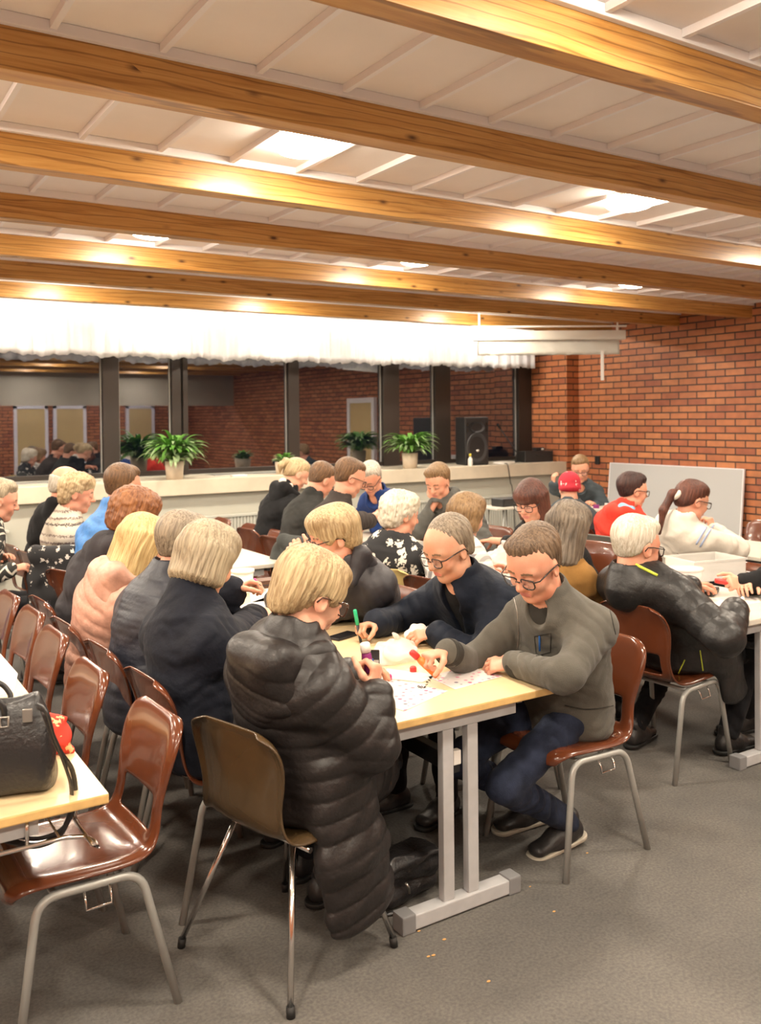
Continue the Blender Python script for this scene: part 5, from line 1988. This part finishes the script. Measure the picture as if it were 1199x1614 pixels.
a, b_ = held(P['bob'], -1, (10, 8, 0), (-6, -14, 0))
stick('dauber', a, b_, [(0, .012, 0), (.6, .012, 0), (.7, .009, 0), (.701, .010, 1), (1, .006, 1)], [('bottle', M['white_plastic']), ('tip', M['pink'])],
      'white and pink bingo dauber in the hand of the person with the ash-blond bob', 'bingo dauber')
a, b_ = held(P['bob'], 1, (-38, -3, 0), (12, 3, 0))
stick('pencil', a, b_, [(0, .0035, 0), (.9, .0035, 0), (1, .001, 0)], [('wood', M['red'])], 'red pencil lying under the hand of the person with the ash-blond bob', 'pencil')
a, b_ = held(p27, -1, (-16, -6, 0), (30, 2, .0))
stick('dauber', a, b_, DAUB, [('bottle', M['red']), ('tip', M['white_plastic'])], 'red bingo dauber in the hand reaching in from the right edge', 'bingo dauber')
a, b_ = held(p26, 1, (-6, 14, 0), (4, -22, 0))
stick('dauber', a, b_, DAUB, [('bottle', M['red']), ('tip', M['white_plastic'])], 'red and white dauber held by the white-haired man in black', 'bingo dauber')

# ------------------------------------------------------------------ things on the tables
def flat(name, pix, z, mat, label, cat, th=.0008, group=None):
    bm = bmesh.new()
    pts = [W(x, y, z) for x, y in pix]
    c = sum(pts) / len(pts)
    lo = [bm.verts.new(p - c) for p in pts]
    f = bm.faces.new(lo)
    f.normal_update()
    if f.normal.z < 0:
        f.normal_flip()
    ex = bmesh.ops.extrude_face_region(bm, geom=[f])
    for v in [g for g in ex['geom'] if isinstance(g, bmesh.types.BMVert)]:
        v.co.z += th
    bmesh.ops.recalc_face_normals(bm, faces=bm.faces[:])
    o = obj(name, bm, mat)
    o.location = c
    return tag(o, label, cat, group)


TT = .7205
flat('bingo_sheet', [(588, 1064), (706, 1089), (637, 1121), (560, 1098)], TT, M['sheet'], 'bingo sheet with pink dabs on the near corner of the front table', 'paper', group='bingo sheets')
flat('bingo_sheet', [(674, 1067), (737, 1050), (793, 1066), (717, 1087)], TT, M['sheet'], 'bingo sheet with pink dabs before the man in grey', 'paper', group='bingo sheets')
flat('bingo_sheet', [(610, 1054), (690, 1064), (665, 1076), (600, 1068)], TT, M['paper'], 'plain white sheet under the two bingo sheets', 'paper', group='bingo sheets')
flat('bingo_sheet', [(378, 956), (428, 938), (448, 968), (398, 990)], TT, M['paper'], 'white sheet by the red pencil on the second front table', 'paper', group='bingo sheets')
flat('bingo_sheet', [(392, 930), (436, 925), (440, 945), (396, 950)], TT, M['paper'], 'white sheet beside the brown folder', 'paper', group='bingo sheets')
flat('bingo_sheet', [(590, 968), (640, 985), (600, 1003), (566, 992)], TT, M['paper'], 'white sheet under the writing hand of the man in navy', 'paper', group='bingo sheets')
flat('bingo_sheet', [(1120, 944), (1190, 935), (1199, 950), (1130, 958)], TT, M['paper'], 'white sheet on the pale table at the right edge', 'paper', group='bingo sheets')
flat('paper', [(0, 1030), (28, 1062), (22, 1092), (0, 1096)], TT, M['paper'], 'loose white paper on the left table behind the handbag', 'paper', .001)

for (x, y), m, lab in (((612, 1066), 'pink', 'small round magenta dauber stopper on the front table'), ((651, 1053), 'red', 'small round red dauber stopper below the orange dauber')):
    o = obj('bottle_stopper', LA([(0, 0), (.012, 0), (.0135, .004), (.0135, .016), (.010, .022), (0, .024)], n=18), M[m])
    o.location = W(x, y + 6, .72)
    tag(o, lab, 'stopper')
# little chain by the sheets
bm = bmesh.new()
for i, (x, y) in enumerate([(660, 1082), (664, 1083), (669, 1083), (672, 1079), (673, 1075), (676, 1072), (678, 1068)]):
    c = W(x, y, .724)
    tube(bm, [c + V3(.004 * math.cos(t_), .004 * math.sin(t_), .002 * math.sin(t_ + i)) for t_ in np.linspace(0, 2 * math.pi, 9, endpoint=False)], .0014, n=6, closed=True)
tag(obj('key_chain', bm, M['black_gloss']), 'short dark key chain between the two bingo sheets', 'key chain')
# upright printed pack
c = W(584, 1060, .72)
t = empty('battery_pack', (c[0], c[1], .72), math.radians(-36), 'small upright black and blue printed pack on the front table', 'pack')
obj('card', B(-.035, .035, -.004, .004, 0, .088, .002), M['black_gloss'], t)
obj('blue_print', B(-.030, .012, -.0056, -.0041, .008, .055), M['blue'], t)
bm = bmesh.new()
for i in range(4):
    box(bm, .014 + i * .005, .016 + i * .005, -.0056, -.0041, .01, .05)
obj('bar_print', bm, M['white_plastic'], t)
bm = LA([(0, 0), (.010, 0), (.010, .0015), (0, .0015)], n=18)
o = obj('round_print', bm, M['white_plastic'], t)
o.location = (-.012, -.0041, .072)
o.rotation_euler = (math.radians(90), 0, 0)
# phone
c = W(541, 1004, .72)
t = empty('phone', (c[0], c[1], .7203), math.radians(20), 'dark phone lying on the table beside the hand with the green pen', 'phone')
obj('case', B(-.075, .075, -.037, .037, 0, .010, .004), M['black_plastic'], t)
obj('screen', B(-.068, .068, -.033, .033, .0101, .0108), M['black_gloss'], t)


def bag(c, sx, sy, sz, mat, label, seed, cat='plastic bag', rz=0.):
    rs = np.random.RandomState(seed)
    pr = [ell((0, 0, sz * .38), (sx * .8, sy * .8, sz * .42), k=.03)]
    for _ in range(5):
        pr.append(ell(((rs.rand() - .5) * sx, (rs.rand() - .5) * sy, sz * (.25 + .3 * rs.rand())), (sx * .45, sy * .4, sz * .33), k=.03))
    pr.append(seg((sx * .2, 0, sz * .5), (sx * .35, .0, sz * .98), sx * .25, sx * .42, sy * .18, sy * .12, .01, k=.03))
    pr.append(plane((0, 0, 0), (0, 0, -1), .004))
    o = sdf_obj('plastic_bag', pr, .0045, mat, None, wrinkle(.006, 75), .01)
    o.location = c
    o.rotation_euler = (0, 0, rz)
    return tag(o, label, cat)


c = W(622, 1040, .7205)
bag((c[0], c[1], .7225), .125, .085, .075, M['bag_film'], 'pinkish translucent plastic bag in the middle of the front table', 3)
c = W(655, 1012, .7205)
bag((c[0], c[1], .7225), .055, .045, .070, M['paper'], 'crumpled white tissue by the hand of the man in navy', 8, 'tissue')
c = W(672, 846, .72)
bag((c[0] + .02, c[1], .7225), .15, .12, .20, M['white_plastic'], 'white plastic bag on the middle table beside the curly white hair', 5)
c = W(792, 900, .72)
bag((c[0], c[1], .7225), .16, .13, .17, M['bag_film'], 'pale plastic bag on the middle table before the dark red bob', 6)


def tub(c, r, h, label, mat, cat='tub', z=.72):
    t = empty('plastic_tub', (c[0], c[1], z + .0005), 0, label, cat)
    obj('bucket', LA([(0, 0), (r * .82, 0), (r * .84, .004), (r, h), (r * .96, h), (r * .80, .008), (0, .008)], n=28), mat, t)
    obj('rim', LA([(r * .99, h - .014), (r * 1.06, h - .014), (r * 1.06, h + .002), (r * .95, h + .002)], n=28), mat, t)
    bm = bmesh.new()
    tube(bm, [(r * 1.05 * math.cos(a), r * 1.05 * math.sin(a) - .002, h - .02 - r * .9 * math.sin(a) * .6) for a in np.linspace(0, math.pi, 14)], .0022, n=6)
    obj('handle', bm, M['white_plastic'], t)
    return t


tub(W(382, 934, .72), .065, .13, 'white plastic tub on the second front table', M['white_plastic'])
tub(W(1081, 938, .72), .085, .15, 'white plastic tub with a handle on the table at the right edge', M['bag_film'])
tub(W(268, 834, .72), .085, .07, 'low white tub on the pale table below the big potted plant', M['white_plastic'])
c = W(410, 925, .72)
t = empty('document_case', (c[0], c[1], .7205), math.radians(-4), 'closed brown leather case lying on the second front table', 'case')
lea = plain('brown_leather', (.11, .045, .02), .4, bump=.4, bscale=80.)
obj('body', B(-.15, .13, -.07, .07, 0, .040, .008), lea, t)
obj('flap', B(-.152, .132, -.072, .03, .0402, .046, .002), lea, t)
obj('piping', T([(-.15, -.071, .02), (.13, -.071, .02)], .003), M['black_leather'], t)

# clear storage box
c = W(1130, 914, .72)
t = empty('storage_box', (c[0] + .02, c[1] + .10, .7205), math.radians(-12), 'clear plastic storage box behind the white tub at the right', 'box')
bm = bmesh.new()
w_, d_, h_ = .19, .13, .125
for x0, x1, y0, y1, z0, z1 in ((-w_, w_, -d_, d_, 0, .003), (-w_, w_, -d_, -d_ + .003, .003, h_), (-w_, w_, d_ - .003, d_, .003, h_), (-w_, -w_ + .003, -d_, d_, .003, h_), (w_ - .003, w_, -d_, d_, .003, h_)):
    box(bm, x0, x1, y0, y1, z0, z1)
obj('walls', bm, M['clear'], t)
bm = bmesh.new()
for x0, x1, y0, y1 in ((-w_ - .008, w_ + .008, -d_ - .008, -d_), (-w_ - .008, w_ + .008, d_, d_ + .008), (-w_ - .008, -w_, -d_, d_), (w_, w_ + .008, -d_, d_)):
    box(bm, x0, x1, y0, y1, h_ - .012, h_, .002)
obj('rim', bm, M['clear'], t)
c = W(1118, 936, .72)
t = obj('pouch', B(-.09, .09, -.035, .035, 0, .028, .009), M['black_leather'])
t.location = (c[0], c[1], .7205)
t.rotation_euler = (0, 0, math.radians(25))
tag(t, 'slim black pouch on the pale table beside the white tub', 'pouch')

# ------------------------------------------------------------------ handbag and things on the left table
c = W(40, 1248, .72)
t = empty('handbag', (c[0] - .115, c[1] + .06, .7205), math.radians(-18), 'open black leather handbag standing on the left table', 'handbag')
hbp = [seg((-.17, 0, .03), (.17, 0, .03), .065, .065, .035, .035, .03, (0, 1, 0), .03), seg((-.155, 0, .21), (.155, 0, .21), .045, .045, .05, .05, .02, (0, 1, 0), .09), ell((0, 0, .12), (.185, .066, .12), k=.05),
       seg((-.165, 0, .10), (.165, 0, .10), .066, .066, .09, .09, .03, (0, 1, 0), .05),
       ell((0, 0, .27), (.15, .040, .075), k=.015, op='sub'), plane((0, 0, .0), (0, 0, -1), .004)]
obj_b = sdf_obj('bag_body', hbp, .005, M['black_leather'], t, wrinkle(.004, 22), .006)
for s_ in (-1, 1):
    obj('handle', T(smooth_path([(-.085, s_ * .050, .215), (-.08, s_ * .058, .245), (-.045, s_ * .062, .275), (.045, s_ * .062, .275), (.08, s_ * .058, .245), (.085, s_ * .050, .215)], 6), .0075, n=10), M['black_leather'], t)
for x in (-.085, .085):
    obj('buckle', T([(x - .01, -.062, .19), (x + .01, -.062, .19), (x + .01, -.062, .215), (x - .01, -.062, .215)], .003, closed=True), M['zip'], t)
sp_ = [W(58, 1112, .97), W(72, 1122, .97), W(84, 1160, .90), W(100, 1200, .82), W(112, 1240, .745), W(110, 1282, .66), W(92, 1318, .60), W(55, 1333, .585), W(18, 1326, .60), W(-25, 1312, .62)]
iw = np.array(t.location)
rzt = rot_z(math.radians(-18))
obj('shoulder_strap', T([rzt.T @ (p - iw) for p in smooth_path(sp_, 5)], .009, n=10, flat=.35), M['black_leather'], t)
sp_ = [W(66, 1116, .965), W(92, 1180, .86), W(114, 1215, .78), W(118, 1262, .69), W(100, 1305, .62), W(60, 1322, .60), W(20, 1316, .61), W(-25, 1300, .63)]
obj('shoulder_strap', T([rzt.T @ (p - iw) for p in smooth_path(sp_, 5)], .007, n=10, flat=.35), M['black_leather'], t)
obj('buckle', B(.13, .155, -.075, -.068, .20, .235, .003), M['zip'], t)
c = W(86, 1192, .72)
C_snack = floral_mat('printed_red_wrapper', (.62, .05, .03), (.75, .55, .28), 34., .46, .52)
o = sdf_obj('snack_bag', [ell((0, 0, .05), (.052, .030, .052), k=.02), seg((-.045, 0, .01), (.045, 0, .01), .012, k=.02), seg((-.04, 0, .105), (.04, 0, .105), .010, .010, .004, .004, k=.03), plane((0, 0, 0), (0, 0, -1), .003)], .004, C_snack, None, wrinkle(.004, 80), .006)
o.location = (c[0] + .005, c[1] + .02, .7205)
o.rotation_euler = (0, 0, math.radians(-30))
tag(o, 'red and pale printed snack bag behind the black handbag', 'snack bag')

# shoulder bag under the front table
c = W(664, 1437, 0)
t = empty('shoulder_bag', (c[0] - .005, c[1] + .12, 0), math.radians(10), 'black leather shoulder bag standing on the floor beside the table foot', 'bag')
t.scale = (1, 1, .8)
bp_ = [seg((-.10, 0, .055), (.10, 0, .055), .070, .070, .055, .055, .03, (0, 1, 0), .03), seg((-.10, 0, .15), (.10, 0, .15), .060, .060, .055, .055, .03, (0, 1, 0), .05), plane((0, 0, .002), (0, 0, -1), .003)]
sdf_obj('bag_body', bp_, .005, M['black_leather'], t, wrinkle(.003, 30), .005)
fl = [seg((-.105, -.01, .195), (.105, -.01, .195), .070, .070, .018, .018, .02, (0, 1, 0), .02), seg((-.10, -.066, .20), (.10, -.066, .13), .012, .012, .05, .05, .03, (0, 1, 0), .03)]
sdf_obj('flap', fl, .004, M['black_leather'], t, wrinkle(.004, 45), .005)
obj('zip_pull', T([(-.055, -.084, .125), (-.045, -.086, .105), (-.040, -.086, .075)], .005, n=8), M['zip'], t)
obj('strap', T(smooth_path([(-.125, 0, .17), (-.16, -.01, .12), (-.165, -.03, .04), (-.14, -.05, .012), (-.09, -.075, .012)], 6), .008, n=8, flat=.4), M['black_leather'], t)

# crumbs on the floor
bm = bmesh.new()
rnd = random.Random(9)
for x, y in ((660, 1467), (675, 1507), (683, 1505), (873, 1436), (835, 1397), (770, 1546), (700, 1480), (925, 1344)):
    c = W(x, y, .003)
    r = bmesh.ops.create_icosphere(bm, subdivisions=1, radius=1.0)
    s_ = .003 + .0035 * rnd.random()
    for v in r['verts']:
        v.co = Vector((c[0] + v.co.x * s_ * (1.4 + rnd.random() * .4), c[1] + v.co.y * s_, .002 + v.co.z * .002))
tag(obj('crumbs', bm, plain('crumb', (.50, .28, .10), .9)), 'scattered orange crumbs on the grey floor by the table foot', 'crumbs', kind='stuff')


# ------------------------------------------------------------------ coats hung over chair backs
def hung(x, y, deg, mat, label, seed, h0=.84, drop=.52, wid=.23, name='coat', cat='coat', sleeves=True):
    t = empty(name, (x, y, 0), math.radians(deg - 90), label, cat)
    yb = -.285
    pr = [seg((-wid * .8, yb + .01, h0), (wid * .8, yb + .01, h0), .045, .045, .04, .04, .03, (0, 1, 0), .03),
          seg((0, yb - .01, h0 - .02), (0, yb - .035, h0 - drop), wid, wid * .85, .035, .045, .03, (1, 0, 0), .04)]
    if sleeves:
        pr += [seg((-wid * .9, yb, h0 - .05), (-wid * .8, yb - .03, h0 - drop * .95), .055, .045, k=.03), seg((wid * .9, yb, h0 - .05), (wid * .95, yb - .02, h0 - drop * .8), .055, .045, k=.03)]
    pr.append(seg((-.10, yb - .015, h0 + .02), (.11, yb - .02, h0 + .01), .045, .05, k=.04))
    sdf_obj('cloth', pr, .0075, mat, t, wrinkle(.011, 22), .016)
    return t


C_coat = fabric('dark_grey_wool', (.045, .047, .044), .9)
hung(3.06, 5.52, 5, C_coat, 'dark grey coat hung over the chair of the man in the brown tee', 1, wid=.21)
C_bw = floral_mat('black_and_white_print', (.014, .014, .016), (.60, .57, .52), 30., .40, .46)
hung(1.39, 6.0, 60, C_bw, 'black and white patterned coat hung over a brown chair at the left', 2, wid=.12, h0=.88, drop=.64)
c = W(50, 835, .80)
hung(.95, 5.85, 30, fabric('navy_hung_cloth', (.02, .04, .12), .9), 'navy blue jacket hung by the zig-zag cardigan', 4, wid=.12, h0=.80, drop=.40, sleeves=False)

# ------------------------------------------------------------------ the window ledge
def on_ledge(px, Y):
    d = ray(px, 735)
    return np.array([d[0] * Y / d[1], Y, LEDGE_Z])


def plant(px, Y, label, seed, n=64, ln=.34, pot_r=.105, pot_h=.20, upright=.5, wl=.022):
    c = on_ledge(px, Y)
    t = empty('potted_plant', (c[0], c[1], LEDGE_Z), 0, label, 'potted plant', 'potted plants on the window ledge')
    obj('pot', LA([(0, 0), (pot_r * .86, 0), (pot_r, pot_h), (pot_r * .92, pot_h), (pot_r * .88, pot_h - .03), (0, pot_h - .03)], n=28), M['pot'], t)
    obj('soil', LA([(0, pot_h - .029), (pot_r * .87, pot_h - .029), (pot_r * .8, pot_h - .020), (0, pot_h - .018)], n=24), M['soil'], t)
    rnd = random.Random(seed)
    for k, mm in ((0, 'leaf'), (1, 'leaf_pale')):
        bm = bmesh.new()
        for i in range(n if k == 0 else n // 2):
            a = rnd.random() * 6.283
            L_ = ln * (.65 + .5 * rnd.random())
            el = upright + rnd.random() * .75 if k == 0 else upright * .6 + rnd.random() * .8
            base = np.array([math.cos(a), math.sin(a), 0]) * rnd.random() * pot_r * .6
            lift = pot_h - .02 + rnd.random() * ln * .35
            dx = np.array([math.cos(a), math.sin(a), 0])
            side = np.array([-math.sin(a), math.cos(a), 0])
            w0 = wl * (.8 + .5 * rnd.random())
            p = base + np.array([0, 0, lift])
            prev = None
            ang = el
            m_ = 8
            for j in range(m_ + 1):
                f = j / m_
                w = w0 * math.sin(math.pi * min(1, .12 + .88 * f)) ** .7 if f < 1 else .001
                v0 = bm.verts.new(p - side * w)
                vm = bm.verts.new(p - np.array([0, 0, 1]) * w * .35)
                v1 = bm.verts.new(p + side * w)
                if prev:
                    for q0, q1, r0, r1 in ((prev[0], prev[1], v0, vm), (prev[1], prev[2], vm, v1)):
                        fc = bm.faces.new((q0, q1, r1, r0))
                        fc.smooth = True
                prev = (v0, vm, v1)
                p = p + (dx * math.cos(ang) + np.array([0, 0, 1]) * math.sin(ang)) * L_ / m_
                ang -= (1.7 + rnd.random() * .3) / m_ * (1.2 if f > .3 else .5)
        bmesh.ops.solidify(bm, geom=bm.faces[:], thickness=.0012)
        obj('foliage', bm, M[mm], t)
    return t


plant(275, 9.56, 'large arching green plant in a cream pot on the left part of the ledge', 2, n=130, ln=.37, wl=.026, upright=.55)
plant(646, 9.56, 'large arching green plant in a cream pot left of the loudspeaker', 7, n=120, ln=.37, wl=.022, upright=.55)
plant(447, 9.60, 'small bushy green plant in a square-looking cream pot in the middle of the ledge', 4, n=80, ln=.12, pot_r=.105, pot_h=.145, upright=.85, wl=.016)

c = on_ledge(742, 9.72)
t = empty('loudspeaker', (c[0], c[1], LEDGE_Z), math.radians(-8), 'black loudspeaker standing on the window ledge', 'loudspeaker')
bm = bmesh.new()
vs = []
for z, w0, w1 in ((0, .19, .15), (.66, .19, .15)):
    vs.append([bm.verts.new((x, y, z)) for x, y in ((-w0, -.17), (w0, -.17), (w1, .17), (-w1, .17))])
for i in range(4):
    bm.faces.new((vs[0][i], vs[0][(i + 1) % 4], vs[1][(i + 1) % 4], vs[1][i]))
bm.faces.new(list(reversed(vs[0])))
bm.faces.new(vs[1])
bmesh.ops.bevel(bm, geom=bm.edges[:], offset=.028, segments=4, affect='EDGES', profile=.6)
obj('cabinet', bm, M['black_plastic'], t)
bm = bmesh.new()
for x0, x1, z0, z1 in ((-.10, .10, .44, .58),):
    lathe(bm, [(.0, .0), (.05, .004), (.09, .02), (.105, .03)], n=24)
hornm = plain('speaker_grey_plastic', (.035, .035, .037), .5)
o = obj('horn', bm, hornm, t)
o.rotation_euler = (math.radians(90), 0, 0)
o.location = (0, -.155, .52)
o.scale = (1.1, .7, 1)
bm = LA([(0, .0), (.12, .002), (.150, .014), (.165, .014), (.168, .0)], n=32)
o = obj('grille', bm, hornm, t)
o.rotation_euler = (math.radians(90), 0, 0)
o.location = (0, -.168, .24)
o.scale = (1.0, 1.25, 1)
bm = bmesh.new()
for sx in (-1, 1):
    for z in (.48, .56):
        box(bm, sx * .15 - .014, sx * .15 + .014, -.1725, -.1705, z - .022, z + .022, .003)
obj('port', bm, M['black_gloss'], t)
o = obj('badge', LA([(0, 0), (.024, 0), (.024, .003), (0, .004)], n=20), M['white_plastic'], t)
o.rotation_euler = (math.radians(90), 0, 0)
o.location = (.0, -.186, .20)
o.scale = (1, .7, 1)

c = on_ledge(741, 9.46)
t = empty('bottle', (c[0], c[1], LEDGE_Z), 0, 'small white bottle with a yellow cap before the loudspeaker', 'bottle')
obj('body', LA([(0, 0), (.028, 0), (.031, .006), (.031, .085), (.024, .105), (.013, .118), (.013, .128), (0, .128)], n=20), M['white_plastic'], t)
obj('cap', LA([(0, .128), (.016, .128), (.016, .160), (.013, .166), (0, .166)], n=18), M['yellow'], t)

c = on_ledge(842, 9.72)
t = empty('stage_monitor', (c[0], c[1], LEDGE_Z), math.radians(-6), 'low black equipment case at the right end of the ledge', 'equipment case')
bm = bmesh.new()
pts = [(-.12, 0), (.12, 0), (.12, .10), (.05, .16), (-.12, .16)]
rows = [[bm.verts.new((x, y, z)) for y, z in pts] for x in (-.25, .25)]
for i in range(5):
    bm.faces.new((rows[0][i], rows[0][(i + 1) % 5], rows[1][(i + 1) % 5], rows[1][i]))
bm.faces.new(list(reversed(rows[0])))
bm.faces.new(rows[1])
bmesh.ops.recalc_face_normals(bm, faces=bm.faces[:])
bmesh.ops.bevel(bm, geom=bm.edges[:], offset=.015, segments=3, affect='EDGES', profile=.6)
obj('case_body', bm, M['black_plastic'], t)
obj('handle', T([(-.06, -.12, .10), (-.05, -.145, .10), (.05, -.145, .10), (.06, -.12, .10)], .008), M['black_rubber'], t)
obj('device', B(.02, .17, -.02, .08, .1605, .205, .008), M['black_plastic'], t)
obj('white_button', B(.11, .15, -.023, -.0205, .172, .195, .002), M['white_plastic'], t)
c = on_ledge(812, 9.80)
t = empty('microphone_stand', (c[0], c[1], LEDGE_Z), 0, 'thin boom microphone stand slanting on the ledge beside the black case', 'microphone stand')
obj('base', LA([(0, 0), (.07, 0), (.07, .012), (.02, .022), (0, .022)], n=20), M['black_plastic'], t)
obj('boom', T([(.0, 0, .02), (.03, 0, .14), (-.30, -.02, .50)], .008), M['black_plastic'], t)
obj('microphone', T([(-.29, -.02, .49), (-.35, -.025, .555)], .018, n=12), M['black_gloss'], t)
pts = []
rnd = random.Random(12)
c = on_ledge(795, 9.50)
for i in range(40):
    a = i * .9
    pts.append((c[0] + .16 * math.cos(a) * (1 + .25 * math.sin(i * 1.7)), c[1] + .055 * math.sin(a), LEDGE_Z + .008 + .022 * (i / 40) + .008 * math.sin(i * 2.1)))
tag(obj('white_cable', T(smooth_path(pts, 4), .006, n=8), M['white_plastic']), 'tangled white cable coil lying on the ledge edge', 'cable')
c = on_ledge(795, 9.45)
tag(obj('black_cable', T(smooth_path([(c[0] + .05, 9.62, LEDGE_Z + .010), (c[0], 9.44, LEDGE_Z + .014), (c[0], 9.378, LEDGE_Z - .02), (c[0] + .04, 9.375, LEDGE_Z - .25), (c[0] + .06, 9.37, .75), (c[0] + .08, 9.36, .5), (c[0] + .04, 9.30, .03), (c[0] - .1, 9.25, .012)], 7), .006, n=8), M['black_rubber']),
    'thin black cable hanging down the front of the ledge', 'cable')
o = obj('cloth_pad', B(-.09, .09, -.05, .05, 0, .022, .008), M['paper'])
c = on_ledge(376, 9.50)
o.location = (c[0], c[1], LEDGE_Z + .0005)
tag(o, 'folded white paper lying on the ledge left of the small plant', 'paper')

t = empty('power_box', (SIDE[0], SIDE[1], SIDE[2] + .0005), math.radians(4), 'flat black equipment box on the small side table', 'equipment box')
obj('case_body', B(-.16, .16, -.09, .09, 0, .085, .012), M['black_plastic'], t)
obj('front_panel', B(-.14, .14, -.0925, -.0902, .015, .07, .001), M['black_gloss'], t)
# prizes and papers on the caller's table
rnd = random.Random(5)
cols = ['white_plastic', 'blue', 'red', 'paper', 'purple', 'white_plastic']
tw = np.array([p0[0], p0[1]])
ux = np.array([math.cos(math.radians(-32.4)), math.sin(math.radians(-32.4))])
uy = np.array([-ux[1], ux[0]])
for i in range(6):
    q_ = tw + ux * (-.36 + i * .14) + uy * (-.12 + .06 * (i % 2))
    o = obj('prize_packet', B(-.045, .045, -.03, .03, 0, .025 + .008 * (i % 3), .004), M[cols[i]])
    o.location = (q_[0], q_[1], .7505)
    o.rotation_euler = (0, 0, rnd.random())
    tag(o, 'small %s packet on the table of the man in the corner, %s' % (('white', 'blue', 'red', 'paper', 'purple', 'glossy white')[i], ('leftmost', 'second from left', 'third from left', 'third from right', 'second from right', 'rightmost')[i]), 'packet', "packets on the caller's table")
